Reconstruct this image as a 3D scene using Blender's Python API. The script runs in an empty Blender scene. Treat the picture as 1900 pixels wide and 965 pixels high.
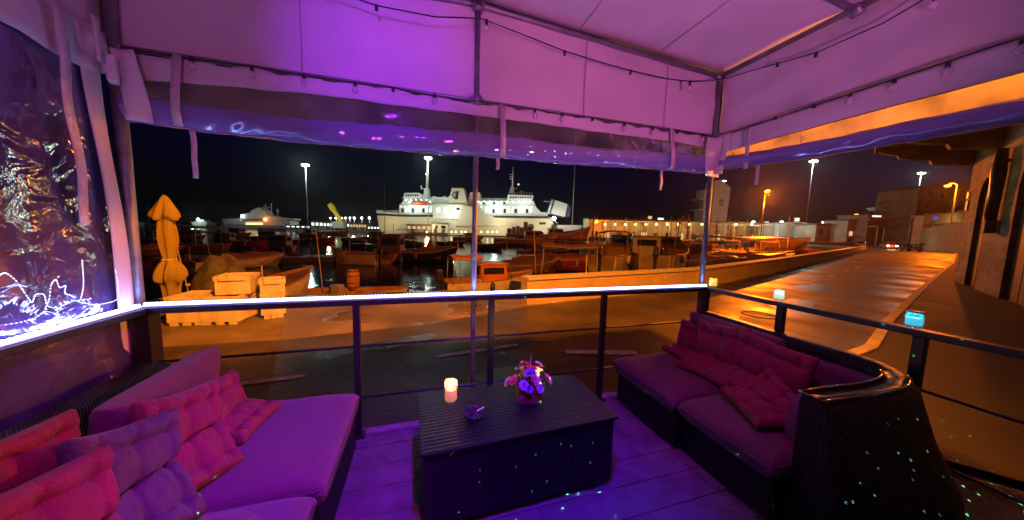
import bpy, bmesh, math, random
from mathutils import Vector, Matrix
random.seed(7)
R = math.radians
S = bpy.context.scene
col = S.collection

# ------------------------------------------------------------------ camera
F = 564.0                       # focal length in pixels of the 1900 px wide photo
def _ray(px, py): return Vector(((px-950)/F, -(py-482.5)/F, -1.0))
_Y = _ray(780, 423).normalized()
_X = _ray(2823, 478); _X = (_X-_Y*_X.dot(_Y)).normalized()
_Z = _X.cross(_Y)
ROT = Matrix((_X, _Y, _Z))      # camera to world
CAM = Vector((0, 0, 1.56))
cam = bpy.data.cameras.new('camera'); cam.sensor_width = 36; cam.lens = 36*F/1900
cam.clip_start = .02; cam.clip_end = 3000
co = bpy.data.objects.new('camera', cam); col.objects.link(co)
co.matrix_world = Matrix.Translation(CAM) @ ROT.to_4x4()
S.camera = co

# ------------------------------------------------------------------ world, faint moon, exposure
w = bpy.data.worlds.new('World'); S.world = w; w.use_nodes = True
nt = w.node_tree; sky = nt.nodes.new('ShaderNodeTexSky'); sky.sky_type = 'NISHITA'; sky.sun_disc = False
sky.sun_elevation = R(-1.3); sky.sun_rotation = R(120); sky.dust_density = 1.2; sky.air_density = 1; sky.ozone_density = 10
bg = nt.nodes['Background']; bg.inputs['Strength'].default_value = .07
nt.links.new(sky.outputs[0], bg.inputs[0])
sl = bpy.data.lights.new('moon', 'SUN'); sl.energy = .004; sl.angle = R(.5); sl.color = (1, .95, .9)
so = bpy.data.objects.new('moon', sl); so.rotation_euler = (R(50), 0, R(200)); col.objects.link(so)
S.view_settings.view_transform = 'Standard'; S.view_settings.look = 'None'
S.view_settings.exposure = 0; S.view_settings.gamma = 1; S.view_settings.use_curve_mapping = False
S.cycles.use_denoising = True; S.cycles.max_bounces = 6; S.cycles.diffuse_bounces = 2
S.cycles.glossy_bounces = 3; S.cycles.transparent_max_bounces = 10; S.cycles.transmission_bounces = 4
S.cycles.caustics_reflective = False; S.cycles.caustics_refractive = False
S.cycles.sample_clamp_indirect = 3.0; S.cycles.use_light_tree = True

# ------------------------------------------------------------------ pixel helpers (place real things on real planes)
def D(px, py): return ROT @ _ray(px, py)
def atz(px, py, z): v = D(px, py); return CAM+v*((z-CAM.z)/v.z)
def aty(px, py, y): v = D(px, py); return CAM+v*(y/v.y)
def atx(px, py, x): v = D(px, py); return CAM+v*(x/v.x)
def hor(px): return 402.4+.0266*px
ROAD = -.25; WATER = -1.5
YAW = -math.atan2(ROT[0][2]*-1, ROT[1][2]*-1)      # heading of the lens
def dirp(px):
    v = D(px, hor(px)); v.z = 0
    f = Vector((math.sin(R(16.9)), math.cos(R(16.9)), 0)); return v/v.dot(f)
def atd(px, dist, z=ROAD): v = dirp(px)*dist; return Vector((v.x, v.y, z))

# ------------------------------------------------------------------ materials
MAT = {}
def mat(name, c, rough=.6, metal=0, bump=0, bscale=40, var=0, vscale=6, emit=None, es=0, coat=0, spec=.5, sheen=0, alpha=1, trans=0):
    if name in MAT: return MAT[name]
    m = bpy.data.materials.new(name); m.use_nodes = True; t = m.node_tree; b = t.nodes['Principled BSDF']
    b.inputs['Base Color'].default_value = (*c, 1); b.inputs['Roughness'].default_value = rough
    b.inputs['Metallic'].default_value = metal; b.inputs['Specular IOR Level'].default_value = spec
    b.inputs['Coat Weight'].default_value = coat; b.inputs['Sheen Weight'].default_value = sheen
    b.inputs['Alpha'].default_value = alpha; b.inputs['Transmission Weight'].default_value = trans
    if emit:
        b.inputs['Emission Color'].default_value = (*emit, 1); b.inputs['Emission Strength'].default_value = es
    tc = t.nodes.new('ShaderNodeTexCoord')
    if var:
        n = t.nodes.new('ShaderNodeTexNoise'); n.inputs['Scale'].default_value = vscale; n.inputs['Detail'].default_value = 5
        t.links.new(tc.outputs['Object'], n.inputs[0])
        r = t.nodes.new('ShaderNodeMapRange'); r.inputs[1].default_value = .3; r.inputs[2].default_value = .7
        r.inputs[3].default_value = 1-var; r.inputs[4].default_value = 1+var*.5
        t.links.new(n.outputs[0], r.inputs[0])
        x = t.nodes.new('ShaderNodeMix'); x.data_type = 'RGBA'; x.blend_type = 'MULTIPLY'; x.inputs[0].default_value = 1
        x.inputs[6].default_value = (*c, 1); t.links.new(r.outputs[0], x.inputs[7]); t.links.new(x.outputs[2], b.inputs['Base Color'])
        r2 = t.nodes.new('ShaderNodeMapRange'); r2.inputs[3].default_value = max(0, rough-.12); r2.inputs[4].default_value = min(1, rough+.15)
        t.links.new(n.outputs[0], r2.inputs[0]); t.links.new(r2.outputs[0], b.inputs['Roughness'])
    if bump:
        n = t.nodes.new('ShaderNodeTexNoise'); n.inputs['Scale'].default_value = bscale; n.inputs['Detail'].default_value = 4
        t.links.new(tc.outputs['Object'], n.inputs[0])
        bp = t.nodes.new('ShaderNodeBump'); bp.inputs['Strength'].default_value = bump; bp.inputs['Distance'].default_value = .02
        t.links.new(n.outputs[0], bp.inputs['Height']); t.links.new(bp.outputs[0], b.inputs['Normal'])
    MAT[name] = m; return m

def glow(name, c, s, sample='NONE'):
    if name in MAT: return MAT[name]
    m = bpy.data.materials.new(name); m.use_nodes = True; t = m.node_tree; t.nodes.clear()
    e = t.nodes.new('ShaderNodeEmission'); e.inputs[0].default_value = (*c, 1); e.inputs[1].default_value = s
    o = t.nodes.new('ShaderNodeOutputMaterial'); t.links.new(e.outputs[0], o.inputs[0])
    m.cycles.emission_sampling = sample
    MAT[name] = m; return m

def nodes_of(m): return m.node_tree.nodes, m.node_tree.links, m.node_tree.nodes['Principled BSDF']

def wicker(name, c, sx, sz, rough=.32, top=True):
    """woven resin strips: brick pattern over x/y (top) or (x+y)/z (sides)"""
    m = mat(name, c, rough, spec=.22); N, L, b = nodes_of(m)
    tc = N.new('ShaderNodeTexCoord'); sp = N.new('ShaderNodeSeparateXYZ'); L.new(tc.outputs['Object'], sp.inputs[0])
    cb = N.new('ShaderNodeCombineXYZ')
    if top:
        L.new(sp.outputs[0], cb.inputs[1]); L.new(sp.outputs[1], cb.inputs[0])
    else:
        a = N.new('ShaderNodeMath'); a.operation = 'ADD'; L.new(sp.outputs[0], a.inputs[0]); L.new(sp.outputs[1], a.inputs[1])
        L.new(a.outputs[0], cb.inputs[0]); L.new(sp.outputs[2], cb.inputs[1])
    br = N.new('ShaderNodeTexBrick'); br.inputs['Scale'].default_value = 1
    br.inputs['Brick Width'].default_value = sx; br.inputs['Row Height'].default_value = sz
    br.inputs['Mortar Size'].default_value = sz*.16; br.inputs['Mortar Smooth'].default_value = 1
    br.inputs['Color1'].default_value = (*c, 1); br.inputs['Color2'].default_value = (c[0]*1.5, c[1]*1.5, c[2]*1.5, 1)
    br.inputs['Mortar'].default_value = (c[0]*.3, c[1]*.3, c[2]*.3, 1)
    L.new(cb.outputs[0], br.inputs[0]); L.new(br.outputs['Color'], b.inputs['Base Color'])
    bp = N.new('ShaderNodeBump'); bp.invert = True; bp.inputs['Strength'].default_value = 1; bp.inputs['Distance'].default_value = .006
    L.new(br.outputs['Fac'], bp.inputs['Height'])
    wv = N.new('ShaderNodeTexWave'); wv.inputs['Scale'].default_value = .5/sx*1.0; wv.bands_direction = 'X'
    L.new(cb.outputs[0], wv.inputs[0])
    b2 = N.new('ShaderNodeBump'); b2.inputs['Strength'].default_value = .5; b2.inputs['Distance'].default_value = .004
    L.new(wv.outputs['Fac'], b2.inputs['Height']); L.new(bp.outputs[0], b2.inputs['Normal']); L.new(b2.outputs[0], b.inputs['Normal'])
    return m

def canvas_mat():
    m = mat('tent_canvas', (.74, .68, .72), .75, bump=.6, bscale=2.6, var=.12, vscale=2.2)
    N, L, b = nodes_of(m); b.inputs['Specular IOR Level'].default_value = .25
    return m

def film_mat(name, tint, clear, rough, bscale, bstr, haze):
    """clear pvc film, glossy and a little milky"""
    m = bpy.data.materials.new(name); m.use_nodes = True; t = m.node_tree; t.nodes.clear(); N = t.nodes; L = t.links
    o = N.new('ShaderNodeOutputMaterial'); tr = N.new('ShaderNodeBsdfTransparent'); tr.inputs[0].default_value = (*clear, 1)
    g = N.new('ShaderNodeBsdfGlossy'); g.inputs['Roughness'].default_value = rough; g.inputs[0].default_value = (.95, .95, 1, 1)
    d = N.new('ShaderNodeBsdfDiffuse'); d.inputs[0].default_value = (*tint, 1)
    tc = N.new('ShaderNodeTexCoord'); n = N.new('ShaderNodeTexNoise'); n.inputs['Scale'].default_value = bscale; n.inputs['Detail'].default_value = 3; n.inputs['Distortion'].default_value = .8
    mp = N.new('ShaderNodeMapping'); L.new(tc.outputs['Object'], mp.inputs[0]); L.new(mp.outputs[0], n.inputs[0])
    bp = N.new('ShaderNodeBump'); bp.inputs['Strength'].default_value = bstr; bp.inputs['Distance'].default_value = .03
    L.new(n.outputs[0], bp.inputs['Height']); L.new(bp.outputs[0], g.inputs['Normal']); L.new(bp.outputs[0], d.inputs['Normal'])
    hz = N.new('ShaderNodeTexNoise'); hz.inputs['Scale'].default_value = 5; hz.inputs['Detail'].default_value = 7; L.new(tc.outputs['Object'], hz.inputs[0])
    r = N.new('ShaderNodeMapRange'); r.inputs[1].default_value = .32; r.inputs[2].default_value = .7; r.inputs[3].default_value = min(.93, haze*(.45 if haze < .8 else 1.0)); r.inputs[4].default_value = min(1, haze*1.5)
    L.new(hz.outputs[0], r.inputs[0])
    m1 = N.new('ShaderNodeMixShader'); L.new(r.outputs[0], m1.inputs[0]); L.new(tr.outputs[0], m1.inputs[1]); L.new(d.outputs[0], m1.inputs[2])
    f0 = N.new('ShaderNodeFresnel'); f0.inputs[0].default_value = 1.45; L.new(bp.outputs[0], f0.inputs['Normal']); fr = N.new('ShaderNodeMath'); fr.operation = 'MULTIPLY'; fr.inputs[1].default_value = .22 if haze > .8 else .9; L.new(f0.outputs[0], fr.inputs[0])
    m2 = N.new('ShaderNodeMixShader'); L.new(fr.outputs[0], m2.inputs[0]); L.new(m1.outputs[0], m2.inputs[1]); L.new(g.outputs[0], m2.inputs[2])
    L.new(m2.outputs[0], o.inputs[0]); MAT[name] = m; return m

# ------------------------------------------------------------------ mesh builder
class MB:
    def __init__(s): s.v = []; s.f = []; s.sm = []
    def add(s, vs, fs, smooth=False):
        o = len(s.v); s.v += [Vector(p) for p in vs]; s.f += [tuple(i+o for i in f) for f in fs]; s.sm += [smooth]*len(fs); return s
    def box(s, c, d, rz=0, top=1.0, M=None):
        x, y, z = d[0]/2, d[1]/2, d[2]/2
        p = [(-x, -y, -z), (x, -y, -z), (x, y, -z), (-x, y, -z), (-x*top, -y*top, z), (x*top, -y*top, z), (x*top, y*top, z), (-x*top, y*top, z)]
        m = Matrix.Translation(Vector(c)) @ (M if M else Matrix.Rotation(rz, 4, 'Z'))
        return s.add([m @ Vector(q) for q in p], [(3, 2, 1, 0), (4, 5, 6, 7), (0, 1, 5, 4), (1, 2, 6, 5), (2, 3, 7, 6), (3, 0, 4, 7)])
    def bb(s, x0, x1, y0, y1, z0, z1): return s.box(((x0+x1)/2, (y0+y1)/2, (z0+z1)/2), (x1-x0, y1-y0, z1-z0))
    def tube(s, pts, r, n=8, cap=True, flat=1.0):
        pts = [Vector(p) for p in pts]; rs = r if isinstance(r, (list, tuple)) else [r]*len(pts); vs = []; fs = []
        up = Vector((0, 0, 1))
        for i, p in enumerate(pts):
            t = (pts[min(i+1, len(pts)-1)]-pts[max(i-1, 0)]).normalized()
            u = up if abs(t.dot(up)) < .95 else Vector((1, 0, 0))
            a = t.cross(u).normalized(); b = t.cross(a).normalized()
            for k in range(n):
                an = 2*math.pi*k/n; vs.append(p+(a*math.cos(an)*flat+b*math.sin(an))*rs[i])
        for i in range(len(pts)-1):
            for k in range(n): fs.append((i*n+k, i*n+(k+1) % n, (i+1)*n+(k+1) % n, (i+1)*n+k))
        if cap: fs.append(tuple(range(n-1, -1, -1))); fs.append(tuple((len(pts)-1)*n+k for k in range(n)))
        return s.add(vs, fs, True)
    def lathe(s, prof, c=(0, 0, 0), n=20, M=None):
        vs = []; fs = []; m = Matrix.Translation(Vector(c)) @ (M or Matrix())
        for r, z in prof:
            for k in range(n): a = 2*math.pi*k/n; vs.append(m @ Vector((r*math.cos(a), r*math.sin(a), z)))
        for i in range(len(prof)-1):
            for k in range(n): fs.append((i*n+k, i*n+(k+1) % n, (i+1)*n+(k+1) % n, (i+1)*n+k))
        if prof[0][0] > 1e-5: fs.append(tuple(range(n-1, -1, -1)))
        if prof[-1][0] > 1e-5: fs.append(tuple((len(prof)-1)*n+k for k in range(n)))
        return s.add(vs, fs, True)
    def ball(s, c, r, n=10, sc=(1, 1, 1)):
        pr = [(max(1e-6, r*math.sin(math.pi*i/n)), -r*math.cos(math.pi*i/n)) for i in range(n+1)]
        return s.lathe(pr, c, n+4, Matrix.Diagonal((*sc, 1)))
    def prism(s, poly, y0, y1):
        """polygon in local x/z, extruded along y"""
        n = len(poly); vs = [(x, y0, z) for x, z in poly]+[(x, y1, z) for x, z in poly]
        fs = [tuple(range(n)), tuple(range(2*n-1, n-1, -1))]+[(i, i+n, (i+1) % n+n, (i+1) % n) for i in range(n)]
        return s.add(vs, fs)
    def slab(s, poly, z0, z1):
        n = len(poly); vs = [(x, y, z0) for x, y in poly]+[(x, y, z1) for x, y in poly]
        fs = [tuple(range(n-1, -1, -1)), tuple(range(n, 2*n))]+[(i, (i+1) % n, (i+1) % n+n, i+n) for i in range(n)]
        return s.add(vs, fs)
    def grid(s, fn, nu, nv, smooth=True):
        vs = [fn(i/nu, j/nv) for i in range(nu+1) for j in range(nv+1)]
        fs = [(i*(nv+1)+j, (i+1)*(nv+1)+j, (i+1)*(nv+1)+j+1, i*(nv+1)+j+1) for i in range(nu) for j in range(nv)]
        return s.add(vs, fs, smooth)
    def build(s, name, m, parent=None, bevel=0, M=None, solid=0, sub=0, origin=None):
        me = bpy.data.meshes.new(name)
        off = Vector(origin) if origin is not None else Vector()
        me.from_pydata([((M @ v) if M else v)-off for v in s.v], [], s.f); me.update()
        bm = bmesh.new(); bm.from_mesh(me); bmesh.ops.recalc_face_normals(bm, faces=bm.faces); bm.to_mesh(me); bm.free()
        me.polygons.foreach_set('use_smooth', s.sm); me.materials.append(m)
        o = bpy.data.objects.new(name, me); col.objects.link(o)
        if parent is not None: o.parent = parent
        if origin is not None: o.location = off
        if solid: q = o.modifiers.new('solid', 'SOLIDIFY'); q.thickness = solid; q.offset = 0
        if sub: q = o.modifiers.new('sub', 'SUBSURF'); q.levels = q.render_levels = sub
        if bevel: q = o.modifiers.new('bevel', 'BEVEL'); q.width = bevel; q.segments = 2; q.limit_method = 'ANGLE'
        return o

def tag(o, label=None, cat=None, group=None, kind=None):
    if label: o['label'] = label
    if cat: o['category'] = cat
    if group: o['group'] = group
    if kind: o['kind'] = kind
    return o
def empty(name, loc=(0, 0, 0), rz=0, label=None, cat=None, group=None):
    o = bpy.data.objects.new(name, None); o.empty_display_size = .1; col.objects.link(o); o.location = loc; o.rotation_euler = (0, 0, rz)
    return tag(o, label, cat, group)
def struct(mb, name, m, **k): o = mb.build(name, m, **k); o['kind'] = 'structure'; return o
def lamp(name, loc, energy, color, parent=None, radius=.1, kind='POINT', rot=None, spot=60, blend=.3):
    l = bpy.data.lights.new(name, kind); l.energy = energy; l.color = color
    if kind != 'SUN': l.shadow_soft_size = radius
    if kind == 'SPOT': l.spot_size = R(spot); l.spot_blend = blend
    o = bpy.data.objects.new(name, l); col.objects.link(o); o.location = loc
    if rot is not None: o.rotation_euler = rot
    if parent is not None: o.parent = parent
    return o
def aim(frm, to): return (Vector(to)-Vector(frm)).to_track_quat('-Z', 'Y').to_euler()

# palette of lights
SOD = (1, .175, .004); MERC = (.78, 1, .88); WARM = (1, .62, .25)

# ------------------------------------------------------------------ base materials
def asphalt():
    m = mat('wet_asphalt', (.050, .040, .036), .40, var=.55, vscale=1.1); N, L, b = nodes_of(m)
    tc = N.new('ShaderNodeTexCoord')
    a = N.new('ShaderNodeTexNoise'); a.inputs['Scale'].default_value = 22; a.inputs['Detail'].default_value = 8; L.new(tc.outputs['Object'], a.inputs[0])
    bp = N.new('ShaderNodeBump'); bp.inputs['Strength'].default_value = .45; bp.inputs['Distance'].default_value = .02
    L.new(a.outputs[0], bp.inputs['Height']); L.new(bp.outputs[0], b.inputs['Normal'])
    q = N.new('ShaderNodeTexNoise'); q.inputs['Scale'].default_value = .55; q.inputs['Detail'].default_value = 4; L.new(tc.outputs['Object'], q.inputs[0])
    r = N.new('ShaderNodeMapRange'); r.inputs[1].default_value = .4; r.inputs[2].default_value = .66; r.inputs[3].default_value = .62; r.inputs[4].default_value = .34
    L.new(q.outputs[0], r.inputs[0]); L.new(r.outputs[0], b.inputs['Roughness'])
    return m
def concrete():
    m = mat('quay_concrete', (.17, .14, .12), .6, var=.55, vscale=.9); N, L, b = nodes_of(m)
    tc = N.new('ShaderNodeTexCoord')
    a = N.new('ShaderNodeTexNoise'); a.inputs['Scale'].default_value = 9; a.inputs['Detail'].default_value = 8; L.new(tc.outputs['Object'], a.inputs[0])
    bp = N.new('ShaderNodeBump'); bp.inputs['Strength'].default_value = .4; bp.inputs['Distance'].default_value = .03
    L.new(a.outputs[0], bp.inputs['Height']); L.new(bp.outputs[0], b.inputs['Normal'])
    q = N.new('ShaderNodeTexNoise'); q.inputs['Scale'].default_value = .8; q.inputs['Detail'].default_value = 3; L.new(tc.outputs['Object'], q.inputs[0])
    r = N.new('ShaderNodeMapRange'); r.inputs[1].default_value = .50; r.inputs[2].default_value = .60; r.inputs[3].default_value = .6; r.inputs[4].default_value = .10
    L.new(q.outputs[0], r.inputs[0]); L.new(r.outputs[0], b.inputs['Roughness'])
    return m
def water():
    m = mat('harbour_water', (.004, .006, .012), .055); N, L, b = nodes_of(m); b.inputs['IOR'].default_value = 1.33
    tc = N.new('ShaderNodeTexCoord'); nrm = None
    for sc, st, dist in ((1.6, .42, .06), (8, .45, .012)):
        a = N.new('ShaderNodeTexNoise'); a.inputs['Scale'].default_value = sc; a.inputs['Detail'].default_value = 3; L.new(tc.outputs['Object'], a.inputs[0])
        bp = N.new('ShaderNodeBump'); bp.inputs['Strength'].default_value = st; bp.inputs['Distance'].default_value = dist
        L.new(a.outputs[0], bp.inputs['Height'])
        if nrm: L.new(nrm, bp.inputs['Normal'])
        nrm = bp.outputs[0]
    L.new(nrm, b.inputs['Normal']); return m
ASPH = asphalt(); CONC = concrete(); WAT = water()
WALLP = mat('parapet_render', (.50, .38, .22), .8, bump=.3, bscale=6, var=.25, vscale=1.5)
PAINT = mat('road_paint', (.6, .58, .52), .6, var=.5, vscale=9)
BLACKM = mat('black_steel', (.012, .012, .016), .38, bump=.06, bscale=60)
GALV = mat('tent_pole_steel', (.32, .33, .38), .42, .55, bump=.1, bscale=40, var=.3, vscale=12)
CANV = canvas_mat()
DARKR = mat('black_rubber', (.015, .015, .015), .5)

# ================================================================== SETTING
sea = MB().slab([(-900, -300), (900, -300), (900, 1500), (-900, 1500)], WATER-4, WATER)
struct(sea, 'water', WAT)
def wl(x):                       # parapet wall base line
    P = [(2.5, 6.9), (9.4, 8.15), (19.1, 11.7), (45, 21.8), (85.6, 38.0)]
    for (a, b), (c, d) in zip(P, P[1:]):
        if x <= c: return b+(d-b)*(x-a)/(c-a)
    return d+(x-c)*.39
XS = [2.5, 4.5, 7, 9.4, 12, 15, 19.1, 25, 32, 45, 60, 85.6]
land = [(-260, 9.0), (-260, -120), (600, -120), (600, 190), (260, 160), (150, 88), (95, 60)] + [(x, wl(x)+1.3) for x in reversed(XS)] + [(1.2, 9.0)]
land = land[::-1]
struct(MB().slab(land, WATER-3, ROAD-.004), 'quay', CONC)
def kerb(x):
    P = [(-60, 2.35), (3.2, 2.35), (7, 2.96), (9.7, 3.87), (19.9, 6.96), (42.4, 13.6), (85, 27.1), (110, 32)]
    for (a, b), (c, d) in zip(P, P[1:]):
        if x <= c: return b+(d-b)*(x-a)/(c-a)
    return d
def outer(x):                    # far edge of the carriageway
    if x < -1: return 5.45+(-1-x)*.02
    if x < 2.5: return 5.45+(x+1)*.36
    return wl(x)-.12
RX = [-60, -30, -12, -5, -2, 0, 1.2, 2.5, 4.5, 7, 9.4, 12, 15, 19.1, 25, 32, 45, 60, 85, 110]
rd = MB().add([(x, kerb(x), ROAD) for x in RX]+[(x, outer(x), ROAD) for x in RX],
              [(i, i+1, i+1+len(RX), i+len(RX)) for i in range(len(RX)-1)])
struct(rd, 'road', ASPH)
KX = [3.2, 4.5, 6, 7, 8.3, 9.7, 12, 15, 19.9, 25, 32, 42.4, 55, 70, 85]
kb = MB()
for a, b in zip(KX, KX[1:]):
    pa, pb = Vector((a, kerb(a), 0)), Vector((b, kerb(b), 0)); n = Vector((pb.y-pa.y, -(pb.x-pa.x), 0)).normalized()*.14
    kb.add([(pa.x, pa.y, ROAD-.05), (pb.x, pb.y, ROAD-.05), (pb.x+n.x, pb.y+n.y, ROAD-.05), (pa.x+n.x, pa.y+n.y, ROAD-.05),
            (pa.x, pa.y, ROAD+.1), (pb.x, pb.y, ROAD+.1), (pb.x+n.x, pb.y+n.y, ROAD+.1), (pa.x+n.x, pa.y+n.y, ROAD+.1)],
           [(0, 1, 2, 3), (4, 5, 6, 7), (0, 1, 5, 4), (1, 2, 6, 5), (2, 3, 7, 6), (3, 0, 4, 7)])
struct(kb, 'kerb', mat('kerb_stone', (.6, .48, .28), .6, bump=.3, bscale=8, var=.3, vscale=3))
PAVE = mat('pavement_slabs', (.035, .030, .028), .68, bump=.3, bscale=10, var=.5, vscale=1.4)
pv = MB().add([(x, kerb(x)-.15, ROAD+.085) for x in KX]+[(x+6, kerb(x)-8.0, ROAD+.085) for x in KX],
              [(i, i+1, i+1+len(KX), i+len(KX)) for i in range(len(KX)-1)])
struct(pv, 'pavement', PAVE)
mk = MB()
def dash(x0, y0, x1, y1, wd=.09):
    a, b = Vector((x0, y0, ROAD+.006)), Vector((x1, y1, ROAD+.006)); n = Vector((-(b.y-a.y), b.x-a.x, 0)).normalized()*wd/2
    mk.add([a-n, b-n, b+n, a+n], [(0, 1, 2, 3)])
dash(-2.5, 3.97, -1.34, 4.06); dash(.22, 4.27, 1.47, 4.45); dash(2.1, 4.02, 3.15, 3.73, .16); dash(-6.2, 3.9, -5, 3.93)
for px0, py0, px1, py1 in ((1487, 527, 1516, 520), (1536, 514, 1550, 511), (1565, 505, 1575, 502), (1588, 498, 1596, 495)):
    a = atz(px0, py0, ROAD); b = atz(px1, py1, ROAD); dash(a.x, a.y, b.x, b.y, .16)
for k in range(3):
    a = atz(1700+k*6, 487+k*5, ROAD); b = atz(1722+k*3, 488+k*5, ROAD); dash(a.x, a.y, b.x, b.y, .35)
struct(mk, 'road_markings', PAINT)

pt = MB(); rgp = random.Random(12)
for x, y, w_, h_ in ((-3.2, 3.2, 1.4, .7), (.9, 3.3, .9, .8), (2.6, 4.9, 1.6, .6), (6.5, 5.2, 1.2, .9), (-.6, 4.9, 1.8, .4), (9.8, 5.6, 2.2, .7), (14, 7.4, 1.8, 1.0), (5.2, 3.6, .8, .5)):
    q = []
    for k in range(14):
        a = 2*math.pi*k/14; c_, s_ = math.cos(a), math.sin(a); rr = 1/max(abs(c_), abs(s_))**.8*rgp.uniform(.88, 1.08); q.append((x+w_/2*rr*c_, y+h_/2*rr*s_+.15*w_*rr*c_, ROAD+.003))
    pt.add(q, [tuple(range(14))])
struct(pt, 'road_patches', mat('tar_patch', (.02, .019, .02), .3, bump=.5, bscale=30, var=.4, vscale=5))
for x, y, lab in ((.35, 3.0, 'round iron manhole cover in the road just beyond the front rail'), (7.6, 5.0, 'round iron manhole cover in the road to the right')):
    mh = empty('manhole_cover', (x, y, ROAD+.004), .3, lab, 'manhole cover')
    MB().lathe([(.34, 0), (.34, .008), (.30, .008), (.30, .003), (.001, .003)], (0, 0, 0), 28).build('frame', DARKR, mh)
    g = MB()
    for i in range(-4, 5):
        for j in range(-4, 5):
            if i*i+j*j < 18: g.box((i*.06, j*.06, .006), (.035, .035, .006))
    g.build('tread', DARKR, mh)
# parapet wall
pw = MB(); cap = MB()
for a, b in zip(XS, XS[1:]):
    for mb, h0, h1, t0, t1 in ((pw, ROAD-.1, .36, 0, .32), (cap, .362, .42, -.04, .36)):
        pa, pb = Vector((a, wl(a), 0)), Vector((b, wl(b), 0)); n = Vector((-(pb.y-pa.y), pb.x-pa.x, 0)).normalized()
        q = [pa+n*t0, pb+n*t0, pb+n*t1, pa+n*t1]
        mb.add([(p.x, p.y, h0) for p in q]+[(p.x, p.y, h1) for p in q], [(0, 1, 2, 3), (4, 5, 6, 7), (0, 1, 5, 4), (1, 2, 6, 5), (2, 3, 7, 6), (3, 0, 4, 7)])
wr = empty('parapet_wall', (2.5, 6.9, ROAD), 0, 'long low rendered parapet wall curving between the wet road and the moored boats', 'wall')
def lo(o, root):                 # keep world coordinates under an Empty that has a location
    o.parent = root; o.matrix_parent_inverse = root_matrix(root).inverted(); return o
def root_matrix(r): return Matrix.Translation(r.location) @ r.rotation_euler.to_matrix().to_4x4() @ Matrix.Diagonal((*r.scale, 1))
lo(pw.build('wall_body', WALLP), wr); lo(cap.build('coping', mat('coping_stone', (.5, .44, .32), .7, bump=.2, bscale=12)), wr)
struct(MB().slab([(-1.68, 2.42), (-1.68, -3.2), (3.0, -3.2), (3.0, 2.42)], -.16, -.034), 'terrace_base', mat('deck_frame', (.05, .045, .05), .8))

# ================================================================== TERRACE
WOOD = mat('deck_boards', (.15, .14, .16), .32, bump=.35, bscale=25, var=.4, vscale=7)
dk = MB(); y = -3.1; i = 0
while y < 2.25:
    x = -1.66
    while x < 2.98:
        x2 = min(2.98, x+random.choice((1.1, 1.7, 2.3)))
        dk.bb(x+.002, x2-.002, y+.003, y+.187, -.034, random.uniform(-.002, 0)); x = x2
    y += .19; i += 1
struct(dk, 'deck', WOOD, bevel=.003)
struct(MB().bb(-1.68, 3.0, 2.36, 2.43, -.2, .012), 'deck_edge', mat('deck_edge_trim', (.3, .27, .3), .6, bump=.3, bscale=15, var=.5, vscale=6))

# railing
rl = empty('railing', (0, 2.36, 0), 0, 'black steel railing with flat top rail and two thin bars round the terrace', 'railing')
CL, CR = Vector((-1.60, 2.36, 0)), Vector((2.80, 2.36, 0))
def bar(a, b, wd, z0, z1):
    a, b = Vector((a[0], a[1], 0)), Vector((b[0], b[1], 0)); n = Vector((-(b.y-a.y), b.x-a.x, 0)).normalized()*wd/2
    q = [a-n, b-n, b+n, a+n]
    return MB().add([(p.x, p.y, z0) for p in q]+[(p.x, p.y, z1) for p in q], [(0, 1, 2, 3), (4, 5, 6, 7), (0, 1, 5, 4), (1, 2, 6, 5), (2, 3, 7, 6), (3, 0, 4, 7)])
lo(bar((-1.63, 2.36), (2.83, 2.36), .06, 1.0, 1.04).build('top_rail', BLACKM, bevel=.004), rl)
lo(bar((-1.60, 2.329), (-1.64, -1.5), .06, 1.0, 1.04).build('top_rail', BLACKM, bevel=.004), rl)
lo(bar((2.80, 2.329), (2.86, -1.5), .07, 1.003, 1.043).build('top_rail', BLACKM, bevel=.004), rl)
for z in (.30, .69):
    for a, b in (((-1.6, 2.36, z), (2.8, 2.36, z)), ((-1.6, 2.33, z), (-1.63, -1.5, z)), ((2.8, 2.33, z), (2.85, -1.5, z))):
        lo(MB().tube([a, b], .009, 8).build('thin_bar', BLACKM), rl)
for x, y, s in ((-.44, 2.36, .045), (.55, 2.36, .045), (1.6, 2.36, .045), (2.8, 2.36, .05), (-1.6, 2.36, .09), (2.82, 1.69, .05), (2.83, .97, .05), (-1.62, 1.2, .05), (2.85, .1, .05)):
    lo(MB().bb(x-s/2, x+s/2, y-s/2, y+s/2, 0, 1.0).bb(x-s, x+s, y-s, y+s, .002, .014).build('post', BLACKM, bevel=.003), rl)

# led strip, lit, with the beads of its diodes
def led_mat():
    m = glow('led_light', (.30, .38, 1), 30, 'AUTO'); N = m.node_tree.nodes; L = m.node_tree.links
    e = [n for n in N if n.type == 'EMISSION'][0]
    return m
ls = empty('led_strip', (0, 2.36, 1.045), 0, 'bright bluish white led strip running along the front and left top rail', 'led strip')
LED = led_mat()
def ledrun(a, b, n):
    a, b = Vector(a), Vector(b); t = (b-a).normalized(); s = Vector((-t.y, t.x, 0)); base = MB(); d = MB()
    L = (b-a).length
    bar_ = bar((a.x, a.y), (b.x, b.y), .03, 1.043, 1.050)
    lo(bar_.build('strip_base', mat('led_base', (.6, .6, .65), .5, emit=(.2, .25, 1), es=.8)), ls)
    for i in range(n):
        p = a+t*(L*(i+.5)/n); p.z = 1.0575; d.box(p, (.0135, .024, .014), math.atan2(t.y, t.x), .8)
    o = lo(d.build('diode_row', LED), ls); return o
ledrun((-1.60, 2.36, 0), (2.79, 2.36, 0), 200); ledrun((-1.602, 2.33, 0), (-1.64, -.4, 0), 120)

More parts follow.
